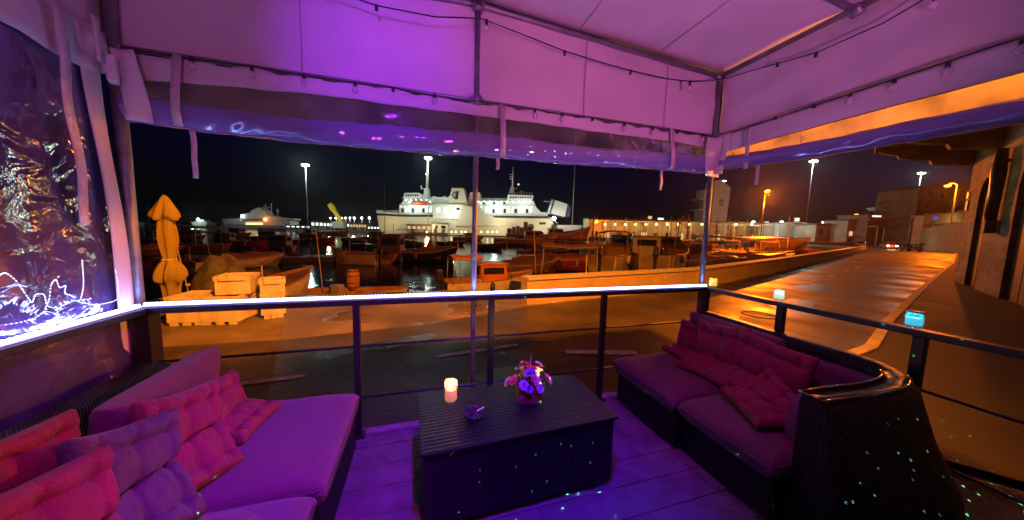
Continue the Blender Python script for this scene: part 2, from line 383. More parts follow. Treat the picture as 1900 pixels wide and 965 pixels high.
# ------------------------------------------------------------------ tent
tent = empty('party_tent', (.45, 2.45, 0), 0, 'white canvas party tent on galvanised tube poles, glowing pink and violet inside', 'tent')
PIPE_Z = 2.54; TL, TR, TY = -1.68, 2.83, 2.45
def tpart(mb, name, m, **k): return lo(mb.build(name, m, **k), tent)
tpart(MB().tube([(-1.69, TY, -.2), (-1.69, TY, 3.12)], .032, 14), 'pole', GALV)
tpart(MB().tube([(.42, TY, -.24), (.42, TY, 3.25)], .021, 14), 'pole', GALV)
tpart(MB().tube([(TR, TY, -.2), (TR, TY, 3.12)], .025, 14), 'pole', GALV)
for x in (-1.69, 2.86):
    tpart(MB().tube([(x, -2.6, -.2), (x, -2.6, 3.12)], .025, 12), 'pole', GALV)
tpart(MB().tube([(TL, TY-.035, PIPE_Z), (TR, TY-.035, PIPE_Z)], .014, 10), 'cross_pipe', GALV)
tpart(MB().tube([(TR+.01, TY, PIPE_Z), (2.86, -2.6, 2.60)], .014, 10), 'cross_pipe', GALV)
tpart(MB().tube([(TL-.01, TY, 2.56), (TL-.01, -2.6, 2.56)], .022, 10), 'cross_pipe', GALV)
tpart(MB().tube([(TR-.01, TY, 3.12), (.42, TY, 3.245), (TL, TY, 3.12)], .022, 12), 'rafter', GALV)
tpart(MB().tube([(TR-.01, TY, 3.12), (2.87, -2.6, 3.12)], .022, 12), 'eave_beam', GALV)
tpart(MB().tube([(TL, TY, 3.12), (TL, -2.6, 3.12)], .022, 12), 'eave_beam', GALV)
tpart(MB().tube([(2.85, 1.46, 3.11), (.42, 1.5, 3.24), (TL, 1.46, 3.11)], .018, 10), 'rafter', GALV)
tpart(MB().tube([(.42, TY, 3.25), (.42, -2.6, 3.25)], .02, 10), 'ridge_beam', GALV)
for x, y, z in ((.42, TY-.03, PIPE_Z), (TR, TY-.02, PIPE_Z), (-1.68, TY-.02, PIPE_Z), (TR, TY, 3.11), (.42, TY, 3.23), (2.85, 1.46, 3.11)):
    m_ = MB().tube([(x, y, z-.035), (x, y, z+.035)], .037, 12).tube([(x-.05, y-.01, z), (x+.05, y-.01, z)], .024, 10).box((x+.03, y-.045, z), (.03, .02, .02)).box((x-.03, y-.045, z+.01), (.02, .03, .02))
    tpart(m_, 'clamp', GALV)
def wob(a, b, k): return math.sin(a*k*1.7+b*2.1)*.5+math.sin(a*k*3.9-b*5.3+1)*.3+math.sin(a*k*7.3+b*3.1+2)*.2
def zroof(x): return 3.27-.052*abs(x-.42)
# walls above the pipe: gable at the front, straight on the sides
tpart(MB().grid(lambda u, v: ((TL+.02)+(TR-TL-.04)*u, TY+.01+.02*wob(u*4, v*2, 1.4)*math.sin(math.pi*v)-.011*math.exp(-v*5)*math.sin(u*62+2*math.sin(u*17))*(1-math.exp(-v*30))-.008*math.exp(-(1-v)*5)*math.sin(u*48), 2.545+(zroof(TL+(TR-TL)*u)-2.553)*v), 260, 24), 'wall_panel', CANV, solid=.004)
tpart(MB().grid(lambda u, v: (2.86+.03*u+.018*wob(u*5, v*2, 1.3)+.010*math.exp(-v*5)*math.sin(u*75), TY-.02-5.0*u, 2.55+.06*u+(3.13-2.55-.06*u)*v), 240, 18), 'wall_panel', CANV, solid=.004)
tpart(MB().grid(lambda u, v: (TL-.03-.01*wob(u*5, v*2, 1.3), TY-.02-5.0*u, 2.58+(3.13-2.58)*v), 40, 10), 'wall_panel', CANV, solid=.004)
tpart(MB().grid(lambda u, v: (TL+(TR+.04-TL)*u, TY-5.05*v, zroof(TL+(TR-TL)*u)+.012*wob(u*3, v*6, 1.5)), 60, 60), 'roof_canvas', CANV, solid=.004)
# the tent's far end closes the terrace behind the viewer
tpart(MB().grid(lambda u, v: (TL+(TR-TL)*u, -2.62, .0+3.12*v), 8, 8), 'back_wall', mat('back_canvas', (.35, .3, .33), .9), solid=.01)

SEAM = mat('canvas_seam', (.62, .55, .59), .8)
for x in (-.75, 1.35, 2.2): tpart(MB().tube([(x, TY-.008, 2.56), (x, TY-.006, 2.8), (x, TY-.008, zroof(x)-.03)], .004, 5), 'seam', SEAM)
for x in (1.25, 2.05): tpart(MB().tube([(x, TY-.05-.5*k, zroof(x)-.008+.012*wob((x-TL)/(TR+.04-TL)*3, (.5*k+.05)/5.05*6, 1.5)) for k in range(9)], .004, 5), 'seam', SEAM)
# ------------------------------------------------------------------ clear curtains
def film2(name, haze, rough, bscale, bstr, tint=(.75, .7, .78), clear=(.85, .85, .88)):
    m = film_mat(name, tint, clear, rough, bscale, bstr, haze); N = m.node_tree.nodes; L = m.node_tree.links
    d = [n for n in N if n.type == 'BSDF_DIFFUSE'][0]; t = N.new('ShaderNodeBsdfTranslucent'); t.inputs[0].default_value = (*tint, 1)
    x = N.new('ShaderNodeMixShader'); x.inputs[0].default_value = .55
    tgt = d.outputs[0].links[0].to_socket; L.new(d.outputs[0], x.inputs[1]); L.new(t.outputs[0], x.inputs[2]); L.new(x.outputs[0], tgt)
    return m
FILM = film2('clear_film', .20, .12, 5, .5)
RFILM = film2('backlit_film', .75, .15, 5, .5, (.7, .62, .5))
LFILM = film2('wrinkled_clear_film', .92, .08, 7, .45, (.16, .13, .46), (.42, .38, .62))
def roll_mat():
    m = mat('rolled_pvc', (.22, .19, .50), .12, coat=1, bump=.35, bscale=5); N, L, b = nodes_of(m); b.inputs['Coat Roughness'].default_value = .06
    return m
ROLL = roll_mat(); STRAP = mat('webbing_strap', (.72, .62, .66), .8, bump=.4, bscale=90, var=.15, vscale=30)

def lerp_tab(tab, x):
    for (a, b), (c, d) in zip(tab, tab[1:]):
        if x <= c: return b+(d-b)*(x-a)/(c-a)
    return tab[-1][1]
fc = empty('rolled_clear_curtain', (.5, 2.42, 2.5), 0, 'clear plastic curtain rolled up under the front tent pipe, lit violet from below', 'curtain')
BOT = [(-1.7, 2.13), (-1.2, 2.115), (-.6, 2.10), (.4, 2.125), (1.0, 2.13), (1.7, 2.15), (2.3, 2.165), (2.8, 2.18)]
VB = [(-1.7, 2.37), (-1.2, 2.40), (-.6, 2.43), (.9, 2.435), (2.3, 2.44), (2.8, 2.42)]
X0, X1 = -1.62, 2.79
HK = [-1.30, -1.0, -.72, -.42, -.18, .10, .62, .88, 1.12, 1.40, 1.72, 2.02, 2.30, 2.60]
def scal(x):                     # the valance sags between its hooks
    d = min(abs(x-h) for h in HK); return -.02*min(1, d/.12)**2
def vy(x, v): return 2.405+.010*wob(x, v, 2.2)+.012*v*math.sin(x*19)*.5
lo(MB().grid(lambda u, v: (X0+(X1-X0)*u, vy(X0+(X1-X0)*u, v), PIPE_Z-.006+scal(X0+(X1-X0)*u)*(1-v) + (lerp_tab(VB, X0+(X1-X0)*u)-PIPE_Z)*v), 160, 6).build('valance', CANV, solid=.003), fc)
def rtop(x): return lerp_tab(BOT, x)+.165+.012*math.sin(x*2.3+1)
lo(MB().grid(lambda u, v: (X0+(X1-X0)*u, 2.43+.008*wob(X0+(X1-X0)*u, v, 3), lerp_tab(VB, X0+(X1-X0)*u)+.01+(rtop(X0+(X1-X0)*u)-.05-lerp_tab(VB, X0+(X1-X0)*u))*v), 120, 5).build('clear_film', FILM), fc)
def rollpt(u, v):
    x = X0+(X1-X0)*u; b = lerp_tab(BOT, x); t = rtop(x); c = (b+t)/2; rz = (t-b)/2; a = 2*math.pi*v
    k = 1+.05*math.sin(a*3+x*5)+.035*math.sin(a*5-x*13)+.03*math.sin(x*31+a*2)+.02*math.sin(x*57-a*4)
    return (x, 2.41-.062*k*math.cos(a), c+rz*k*math.sin(a))
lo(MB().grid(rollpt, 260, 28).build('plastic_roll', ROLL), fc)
for px, b0, dx in ((-1.36, 1.83, .02), (.61, 2.04, .01), (2.23, 1.98, -.01)):
    wd = .022
    pts = [(2.375, 2.53), (2.335, 2.3), (2.33, 2.2), (2.345, lerp_tab(BOT, px)-.004)]
    g = MB(); vs = []
    for j, (yy, zz) in enumerate(pts): vs += [(px-wd, yy, zz), (px+wd, yy, zz)]
    g.add(vs, [(2*j, 2*j+1, 2*j+3, 2*j+2) for j in range(len(pts)-1)], True); lo(g.build('strap', STRAP, solid=.003), fc)
    xx = px+dx+(-.03 if px > 0 else .0)
    zt = lerp_tab(BOT, px)+.005
    lo(MB().grid(lambda u, v: (xx-.014+.028*u+.012*math.sin(v*3)*dx*30, 2.415+.006*math.sin(v*8), zt+(b0-zt)*v), 1, 10).build('strap', STRAP, solid=.003), fc)
for x0, x1, zb in ((-1.63, -1.52, 2.12), (2.62, 2.80, 2.13)):   # canvas hems at both ends
    lo(MB().grid(lambda u, v: (x0+(x1-x0)*u+(.05*v if x0 < 0 else 0), 2.335+.012*math.sin(u*5+v*4), 2.50+(zb-2.50)*v), 8, 12).build('canvas_hem', CANV, solid=.004), fc)

rc = empty('rolled_clear_curtain', (2.88, 1.0, 2.5), 0, 'clear plastic curtain rolled up along the right side of the tent, glowing orange', 'curtain')
def RX_(y): return 2.85
RY0, RY1 = 2.36, -2.4
def rvb(y): return 2.40
def rbt(y): return lerp_tab([(-2.5, 2.14), (.8, 2.15), (1.4, 2.16), (2.1, 2.19), (2.5, 2.22)], y)
lo(MB().grid(lambda u, v: (2.825+.012*wob(u*6, v, 1.6), RY0+(RY1-RY0)*u, 2.545+.05*u+(2.41-.035*(1-u)**6-2.55-.05*u)*v), 90, 6).build('valance', CANV, solid=.003), rc)
lo(MB().grid(lambda u, v: (2.87+.008*wob(u*6, v, 2), RY0+(RY1-RY0)*u, 2.41-.03*(1-u)**6+(rbt(RY0+(RY1-RY0)*u)+.10-2.41)*v), 90, 5).build('clear_film', RFILM), rc)
def rroll(u, v):
    y = RY0+(RY1-RY0)*u; b = rbt(y); a = 2*math.pi*v; rz = .062
    k = 1+.05*math.sin(a*3+y*4)+.035*math.sin(a*5-y*9)+.025*math.sin(y*27+a*2)
    return (2.84-.06*k*math.cos(a), y, b+rz+rz*k*math.sin(a))
lo(MB().grid(rroll, 200, 26).build('plastic_roll', ROLL), rc)
lo(MB().grid(lambda u, v: (2.79, 2.06+.035*u, 2.52+(2.165-2.52)*v), 1, 6).build('strap', STRAP, solid=.003), rc)
lo(MB().grid(lambda u, v: (2.85, 2.0+.028*u, 2.2+(2.02-2.2)*v), 1, 4).build('strap', STRAP, solid=.003), rc)
lo(MB().grid(lambda u, v: (2.795+.01*math.sin(v*6), 2.37-.12*u*(1-.4*v), 2.53+(2.16-2.53)*v), 8, 12).build('canvas_hem', CANV, solid=.004), rc)

lc = empty('hanging_clear_curtain', (-1.7, 1.0, 2.5), 0, 'wrinkled clear plastic curtain hanging down the left side of the tent with a canvas hem', 'curtain')
def lpt(u, v):                   # u along y from the corner backwards, v downwards
    y = 2.34-.10*(1-v)*0-u*3.6; y = (2.26+.10*v)-u*3.6
    return (-1.665-.02*wob(u*9, v*2, 1.5)-.012*math.sin(u*60+v*4)*v, y, 2.36+(.32-2.36)*v)
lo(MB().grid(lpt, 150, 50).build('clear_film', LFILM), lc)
lo(MB().grid(lambda u, v: (-1.655-.012*wob(u*9, v, 2), 2.36-u*3.6, 2.58+(2.36-2.58)*v-.03*math.sin(min(1, u*9)*math.pi)*v), 80, 5).build('valance', CANV, solid=.004), lc)
lo(MB().grid(lambda u, v: (-1.65-.012*math.sin(v*9+u), (2.36-.0*v+.03*v)-.10*(1-.25*v)*u-.06*(1-v), 2.55+(.34-2.55)*v), 4, 40).build('canvas_hem', CANV, solid=.004), lc)
lo(MB().grid(lambda u, v: (-1.62+.008*math.sin(v*11), 2.10-.045*u+.03*v, 2.56+(1.53-2.56)*v), 2, 24).build('strap', STRAP, solid=.003), lc)
lo(MB().grid(lambda u, v: (-1.60, 2.25-.04*u+.01*v, 2.60+(2.38-2.60)*v), 2, 6).build('strap', STRAP, solid=.003), lc)
lo(MB().box((-1.62, 2.33, 2.40), (.05, .09, .10), .3).box((-1.60, 2.3, 2.33), (.04, .07, .06), .5).build('tied_corner', CANV, bevel=.01), lc)

# ------------------------------------------------------------------ led strip reflections on the left curtain, modelled as glowing wire
fy_ = empty('led_reflections', (-1.6, 1.95, 1.2), 0, 'thin glowing squiggles shaped as reflections of the led strip low on the left plastic curtain', 'modelled reflection')
FL = glow('reflection_glow', (.55, .72, 1), 4)
FW = mat('reflection_line', (.5, .5, .6), .3, emit=(.35, .4, 1), es=.5)
for pl in ([(0, 510), (10, 505), (30, 520), (50, 550), (60, 564), (65, 545), (83, 545), (86, 568), (105, 573), (138, 557), (149, 559), (156, 530), (152, 480)],
           [(84, 572), (92, 556), (94, 528), (104, 516), (110, 536), (123, 528), (119, 545), (132, 548), (140, 553)],
           [(146, 560), (176, 567), (210, 560), (221, 553), (217, 510), (213, 498)], [(86, 574), (66, 590), (40, 598), (0, 604)]):
    P3 = [atx(a, b, -1.615) for a, b in pl]; P4 = []
    for a, b in zip(P3, P3[1:]):
        for k in range(4): P4.append(a.lerp(b, k/4))
    P4.append(P3[-1])
    for _ in range(2): P4 = [P4[0]]+[(P4[i-1]+P4[i]*2+P4[i+1])/4 for i in range(1, len(P4)-1)]+[P4[-1]]
    lo(MB().tube(P4, .0014, 5).build('wire', FW, None), fy_)  # wire stands in for a led strip reflection
    g = MB(); acc = 0
    for a, b in zip(P4, P4[1:]):
        n_ = max(1, int((b-a).length/.009))
        for k in range(n_): g.ball(a.lerp(b, k/n_), .0024, 4)
    lo(g.build('reflection_beads', FL), fy_)

# ------------------------------------------------------------------ string lights
BULBG = mat('bulb_glass', (.9, .85, .95), .05, spec=1, alpha=.35); SOCK = mat('bulb_socket', (.02, .02, .02), .5)
WIRE = mat('black_wire', (.01, .01, .01), .5)
def string_lights(pts, bulbs, label, drop=.03, unlit_only=()):
    st = empty('string_lights', pts[0], 0, label, 'string lights', 'unlit bulb strings hung in the tent')
    lo(MB().tube(pts, .0042, 6).build('wire', WIRE), st)
    for i, p in enumerate(bulbs):
        p = Vector(p)
        s = lo(MB().tube([p+Vector((0, 0, .004)), p-Vector((0, 0, drop))], .011, 8).build('socket', SOCK), st)
        if i not in unlit_only:
            lo(MB().lathe([(.010, -drop), (.019, -drop-.02), (.021, -drop-.032), (.014, -drop-.045), (.001, -drop-.050)], p, 10).build('bulb', BULBG), st)
fr = [(-.9, 2.30, 3.06), (-.27, 2.30, 2.99), (.1, 2.3, 3.0), (.42, 2.32, 3.07), (.75, 2.3, 3.01), (1.08, 2.30, 2.96), (1.4, 2.3, 2.935), (1.69, 2.30, 2.92), (2.05, 2.3, 2.915), (2.32, 2.30, 2.93), (2.6, 2.32, 2.99), (2.79, 2.37, 3.06),
      (2.79, 2.09, 3.01), (2.79, 1.64, 2.92), (2.79, 1.3, 2.92), (2.79, 1.11, 2.96), (2.79, .6, 2.9), (2.79, 0, 2.95)]
string_lights(fr, [(-.27, 2.30, 2.99), (.46, 2.31, 3.06), (1.08, 2.30, 2.96), (1.69, 2.3, 2.92), (2.32, 2.3, 2.93), (2.79, 1.9, 2.975), (2.79, 1.64, 2.92), (2.79, 1.10, 2.95)],
              'black wire with widely spaced bulbs swagged high across the canvas wall', unlit_only=(0, 2, 3, 5, 6))
pp = [(x, 2.385, PIPE_Z-.014-.006*math.sin(i*2.3)) for i, x in enumerate([-1.6]+HK+[2.8])]
string_lights(pp, [(h, 2.38, PIPE_Z-.015) for h in HK], 'row of small bulbs clipped along the front tent pipe above the valance', .022, unlit_only=(4, 6, 9, 12))
pr_ = [(2.81, 2.3, 2.53), (2.81, 1.6, 2.545), (2.815, .9, 2.565), (2.82, 0, 2.57)]
string_lights(pr_, [(2.80, y, 2.545) for y in (1.88, 1.62, 1.42, 1.22, 1.02, .8)], 'row of small bulbs clipped along the right side tent pipe', .02, unlit_only=(0, 1))

# ------------------------------------------------------------------ coloured party lights behind and above the seats
def party_light(loc, to, color, e, spot, label, blend=.8, radius=.05):
    t = empty('party_light', loc, 0, label, 'stage light', 'coloured stage lights clamped inside the tent')
    q = Vector(to)-Vector(loc); m = q.to_track_quat('Z', 'Y').to_matrix().to_4x4()
    MB().lathe([(.05, -.12), (.06, -.1), (.06, 0), (.066, .01), (.06, .01), (.055, -.01), (.001, -.012)], (0, 0, 0), 18, m).build('housing', BLACKM, t)
    MB().tube([m @ Vector((0, 0, -.08)), (0, 0, max(.1, 3.1-loc[2]))], .008, 6).build('bracket', BLACKM, t)
    l = lamp('beam', (m @ Vector((0, 0, .03))), e, color, t, radius, 'SPOT', aim(loc, to), spot, blend)
    return t, l
PINK = (1, .15, .66); UV = (.33, .02, 1); VIO = (.15, 0, 1); MAG = (1, .02, .55)
party_light((-.2, -1.2, 2.1), (-.5, 2.3, 2.8), PINK, 70, 80, 'pink stage light aimed at the front canvas')
party_light((1.5, -.35, 1.5), (1.7, 2.0, 3.25), (1, .19, .66), 150, 80, 'pink stage light aimed up at the tent roof')
party_light((-.3, -.9, 2.4), (-.25, 2.45, 2.74), UV, 330, 28, 'ultraviolet stage light aimed at the front canvas', 1)
party_light((.25, .6, 2.9), (.15, 1.65, 0), VIO, 560, 66, 'violet stage light aimed down at the deck and table', .7)
party_light((.2, .2, 2.8), (-.75, 1.8, .45), MAG, 170, 60, 'magenta stage light aimed at the left sofa', .9)
party_light((1.0, .6, 2.8), (2.1, 2.0, .45), MAG, 95, 52, 'magenta stage light aimed at the right sofa', .9)

# green and white dot laser: a spot whose beam is broken up into specks
lt, ll = party_light((.9, -.35, 2.5), (1.5, 1.5, .3), (.45, 1, .7), 1, 95, 'small laser projector scattering green and white dots', .15, 0.0)
ld = ll.data; ld.use_nodes = True; N = ld.node_tree.nodes; L = ld.node_tree.links; em = N['Emission']
geo = N.new('ShaderNodeTexCoord'); vo = N.new('ShaderNodeTexVoronoi'); vo.inputs['Scale'].default_value = 21; vo.inputs['Randomness'].default_value = 1
vo.voronoi_dimensions = '2D'; sx_ = N.new('ShaderNodeSeparateXYZ'); L.new(geo.outputs['Normal'], sx_.inputs[0]); cx_ = N.new('ShaderNodeCombineXYZ')
for k_ in (0, 1):
    dv_ = N.new('ShaderNodeMath'); dv_.operation = 'DIVIDE'; L.new(sx_.outputs[k_], dv_.inputs[0]); L.new(sx_.outputs[2], dv_.inputs[1]); L.new(dv_.outputs[0], cx_.inputs[k_])
L.new(cx_.outputs[0], vo.inputs[0])
lt_ = N.new('ShaderNodeMath'); lt_.operation = 'LESS_THAN'; lt_.inputs[1].default_value = .048; L.new(vo.outputs['Distance'], lt_.inputs[0])
mu = N.new('ShaderNodeMath'); mu.operation = 'MULTIPLY'; mu.inputs[1].default_value = 7000; L.new(lt_.outputs[0], mu.inputs[0]); L.new(mu.outputs[0], em.inputs['Strength'])
em.inputs[0].default_value = (.5, 1, .75, 1)

# ================================================================== FURNITURE
WK = wicker('black_wicker_side', (.006, .005, .009), .022, .011, .3, top=False)
WKT = wicker('black_wicker_top', (.009, .005, .014), .045, .012, .33)
CUSH = mat('lilac_cushion', (.10, .022, .09), .85, bump=.35, bscale=120, sheen=.12, var=.15, vscale=5)
REDC = mat('red_velvet', (.15, .002, .045), .8, bump=.3, bscale=90, sheen=.05, var=.2, vscale=7)
PURC = mat('purple_velvet', (.06, .022, .07), .8, bump=.3, bscale=90, sheen=.05, var=.2, vscale=7)
def cushion(x0, x1, y0, y1, z0, z1, p=9, seed=0, n=28):
    cx, cy, cz = (x0+x1)/2, (y0+y1)/2, (z0+z1)/2; a, b, h = (x1-x0)/2, (y1-y0)/2, (z1-z0)/2
    g = MB()
    def pt(u, v, s):
        # cluster samples at the rim
        q = lambda t: math.copysign(1-(1-abs(2*t-1))**1.7, 2*t-1)
        U, V = q(u), q(v); e = (max(0, 1-abs(U)**p)*max(0, 1-abs(V)**p))**.28
        k = 1+.10*(1-U*U)*(1-V*V)+.025*wob(U*2+seed, V*2, 1.4)
        return (cx+a*U, cy+b*V, cz+s*h*e*k)
    g.grid(lambda u, v: pt(u, v, 1), n, n); g.grid(lambda u, v: pt(u, v, -1), n, n); return g
PIPE = mat('cushion_piping', (.07, .02, .07), .7)
def piping(x0, x1, y0, y1, z, r=.045):
    p = []
    for cx, cy, a0 in ((x1-r, y1-r, 0), (x0+r, y1-r, 90), (x0+r, y0+r, 180), (x1-r, y0+r, 270)):
        for k in range(5): a = R(a0+k*22.5); p.append((cx+r*math.cos(a), cy+r*math.sin(a), z+.004*math.sin(cx*9+cy*7+k)))
    return MB().tube(p+[p[0]], .006, 6)
def tufted(O, X, seat, back, half=.22, thick=.055, rot=0, hs=None, n=64, lower=0, tufts=3, seed=0):
    """square tufted pad, its lower half lying on the seat and its upper half leaning on the back"""
    O, X, seat, back = Vector(O), Vector(X).normalized(), Vector(seat).normalized(), Vector(back).normalized()
    hs = hs or half; K = 64; rng = max(half, hs)*1.5; pos = []; dirs = []; p = Vector((0, 0, 0))
    ds = 2*rng/K
    for i in range(K+1):
        s = -rng+ds*i; t = min(1, max(0, (s-lower)/.10+.5)); t = t*t*(3-2*t); dirs.append(((-seat)*(1-t)+back*t).normalized())
    pos = [Vector()]
    for i in range(K): pos.append(pos[-1]+(dirs[i]+dirs[i+1])/2*ds)
    i0 = int((lower+rng)/ds); base = pos[i0].copy(); pos = [q-base for q in pos]
    sp = [(-1+(2*i+1)/tufts) for i in range(tufts)]
    def pt(u, v, sg):
        q = lambda t: math.copysign(1-(1-abs(2*t-1))**1.15, 2*t-1)
        U, V = q(u), q(v)
        e = (max(0, 1-abs(U)**7)*max(0, 1-abs(V)**7))**.34
        d = 0
        for a in sp:
            for b in sp: d = max(d, math.exp(-math.hypot(U-a, V-b)/.085))
        du = min(abs(U-a) for a in sp); dv = min(abs(V-b) for b in sp)
        cr = math.exp(-du/.06)*.30+math.exp(-dv/.06)*.30
        h = thick*e*(1-cr)*(1+.10*wob(U*3+seed, V*3, 1.2))*(1-.8*min(1, d))
        pin = 1-.07*(1-U*U)*abs(V)**3; pin2 = 1-.07*(1-V*V)*abs(U)**3   # sides pulled in between the corners
        a, b = half*U*pin2, hs*V*pin
        c, s_ = math.cos(rot), math.sin(rot); a, b = a*c-b*s_, a*s_+b*c
        k = (b+rng)/ds; i = min(K-1, max(0, int(k))); f = k-i
        P = pos[i]*(1-f)+pos[i+1]*f; T = (dirs[i]*(1-f)+dirs[i+1]*f).normalized(); N_ = X.cross(T).normalized()
        if N_.dot(seat+back) < 0: N_ = -N_
        return O+X*a+P+N_*(sg*h+thick*.8)
    g = MB(); g.grid(lambda u, v: pt(u, v, 1), n, n); g.grid(lambda u, v: pt(u, v, -1), n, n); return g
def soft(mb, name, m, label, cat='pillow', group=None):
    c = sum(mb.v, Vector())/len(mb.v); return tag(mb.build(name, m, origin=c), label, cat, group)

# left sofa
s1 = empty('sofa', (-1.0, 1.4, 0), 0, 'low black wicker sofa with lilac seat cushions at the left railing', 'sofa', 'black wicker sofas')
def sp_(mb, name, m, **k): return lo(mb.build(name, m, **k), s1)
sp_(MB().bb(-1.40, -.43, 1.405, 2.2, .03, .33), 'wicker_base', WK, bevel=.015)
sp_(MB().bb(-1.40, -.46, .35, 1.395, .03, .33), 'wicker_base', WK, bevel=.015)
sp_(MB().bb(-1.56, -1.41, .35, 2.25, .03, .74), 'wicker_back', WK, bevel=.03)
for x, y in ((-.5, 2.12), (-.5, .5), (-1.45, 2.15), (-1.45, .5)): sp_(MB().tube([(x, y, 0), (x, y, .05)], .02, 8), 'leg', DARKR)
sp_(cushion(-1.32, -.40, 1.40, 2.19, .30, .465, seed=1), 'seat_cushion', CUSH)
sp_(piping(-1.32, -0.4, 1.4, 2.19, 0.405), 'piping', PIPE)
sp_(cushion(-1.32, -.43, .55, 1.385, .29, .455, seed=2), 'seat_cushion', CUSH)
sp_(piping(-1.32, -0.43, 0.55, 1.385, 0.395), 'piping', PIPE)
LEAN = Matrix.Translation((-1.30, 0, .46)) @ Matrix.Rotation(R(-9), 4, 'Y') @ Matrix.Translation((1.30, 0, -.46))
bk = cushion(-.20, .20, 1.52, 2.20, -.06, .06, seed=3)
BM = Matrix.Translation((-1.21, 0, .625)) @ Matrix.Rotation(R(-84), 4, 'Y')
sp_(bk, 'back_cushion', CUSH, M=BM)
bk = cushion(-.20, .20, .70, 1.49, -.06, .06, seed=4)
sp_(bk, 'back_cushion', CUSH, M=Matrix.Translation((-1.29, 0, .59)) @ Matrix.Rotation(R(-84), 4, 'Y'))
UPB = (-.22, 0, 1)
GL = 'tufted pillows on the left sofa'
soft(tufted((-1.02, 1.86, .51), (.05, 1, 0), (1, .12, -.28), (-.25, 0, 1), .165, .056, R(-4), .225, lower=-.01, seed=1), 'pillow', REDC, 'red tufted pillow in the far corner of the left sofa, nearest the flower end', group=GL)
soft(tufted((-1.02, 1.56, .60), (.2, 1, 0), (.75, -.25, -.72), (-.20, .10, 1), .165, .062, R(-12), .235, lower=.0, seed=2), 'pillow', REDC, 'red tufted pillow folded between the purple pillow and the far corner one', group=GL)
soft(tufted((-1.03, 1.32, .60), (.2, 1, 0), (.75, -.25, -.72), (-.20, .12, 1), .165, .062, R(-14), .24, lower=.0, seed=3), 'pillow', PURC, 'purple tufted pillow, the only purple one on the left sofa', group=GL)
soft(tufted((-1.03, 1.06, .59), (.15, 1, 0), (.75, -.2, -.6), (-.25, .08, 1), .18, .066, R(-10), .24, lower=-.02, seed=4), 'pillow', REDC, 'large red tufted pillow closest to the viewer on the left sofa', group=GL)
soft(tufted((-1.20, 1.22, .50), (0, 1, 0), (1, 0, 0), (-.12, 0, 1), .22, .05, R(-8), .2, lower=-.2, seed=5), 'pillow', REDC, 'red pillow squeezed upright behind the nearest red tufted pillow', group=GL)
p_ = atz(385, 955, .56)
soft(cushion(p_.x-.20, p_.x+.14, p_.y-.22, p_.y, .44, .565, seed=8), 'cushion', CUSH, 'smooth lilac cushion lying at the near end of the left sofa', 'cushion')

# coffee table
ct = empty('coffee_table', (.55, 1.74, 0), R(1.5), 'low black wicker coffee table carrying the candle, ashtray and flower box', 'table')
def cp(mb, name, m, **k): return mb.build(name, m, ct, **k)
cp(MB().bb(-.545, .575, -.27, .27, .03, .435), 'wicker_body', WK, bevel=.012)
cp(MB().bb(-.56, .59, -.285, .285, .437, .456), 'table_top', WKT, bevel=.006)
for x in (-.5, .53):
    for y in (-.22, .22): cp(MB().bb(x-.03, x+.03, y-.03, y+.03, 0, .03), 'foot', GALV)
TT = .457
# tealight glass on the table
def candle(loc, r, h, wax, wl_, label, name='candle', glass=None, flame=True, e=1.2, lc=(1, .5, .12), group=None, cat='candle'):
    c = empty(name, loc, 0, label, cat, group)
    MB().lathe([(r*.86, 0), (r, h*.12), (r, h*.8), (r*.96, h), (r*.9, h), (r*.92, h*.8), (r*.92, h*.14), (.001, h*.1)], (0, 0, 0), 24).build('glass', glass, c)
    MB().lathe([(.001, h*.11), (r*.88, h*.12), (r*.88, h*wl_), (r*.4, h*(wl_-.05)), (.001, h*(wl_-.06))], (0, 0, 0), 20).build('wax', wax, c)
    if flame:
        MB().lathe([(.001, h*wl_), (.006, h*wl_+.006), (.004, h*wl_+.02), (.0005, h*wl_+.032)], (0, 0, 0), 10).build('flame', glow('flame', (1, .62, .2), 12), c)
    lamp('candle_light', (0, 0, h*wl_+.03), e, lc, c, .012); return c
CG = mat('candle_glass', (1, .93, .8), .05, alpha=.22, spec=.8)
candle((.185, 1.885, TT), .042, .135, mat('glowing_wax', (.5, .25, .06), .5, emit=(1, .34, .02), es=.75), .62, 'lit yellow candle in a clear glass on the left of the table', glass=CG, e=3.4, lc=(1, .35, .06))
# ashtray
GLS = mat('cut_glass', (.09, .07, .12), .06, spec=1, coat=1, metal=.6)
a_ = empty('ashtray', (.30, 1.69, TT), 0, 'cut glass ashtray between the candle and the flower box', 'ashtray')
ag = MB(); n = 24
pr2 = [(.03, 0), (.056, .006), (.062, .022), (.055, .034), (.045, .03), (.038, .012), (.001, .010)]
vs = []; fs = []
for r, z in pr2:
    for k in range(n):
        an = 2*math.pi*k/n; rr = r*(1+(.09 if k % 3 == 0 else -.03)*(1 if r > .04 else 0)); vs.append((rr*math.cos(an), rr*math.sin(an), z+(.004 if k % 6 == 0 and r > .04 else 0)))
for i in range(len(pr2)-1):
    for k in range(n): fs.append((i*n+k, i*n+(k+1) % n, (i+1)*n+(k+1) % n, (i+1)*n+k))
ag.add(vs, fs).build('glass_bowl', GLS, a_)
MB().tube([(.02, .0, .03), (.065, .015, .04)], .004, 6).build('cigarette_end', mat('paper', (.8, .7, .6), .8), a_)
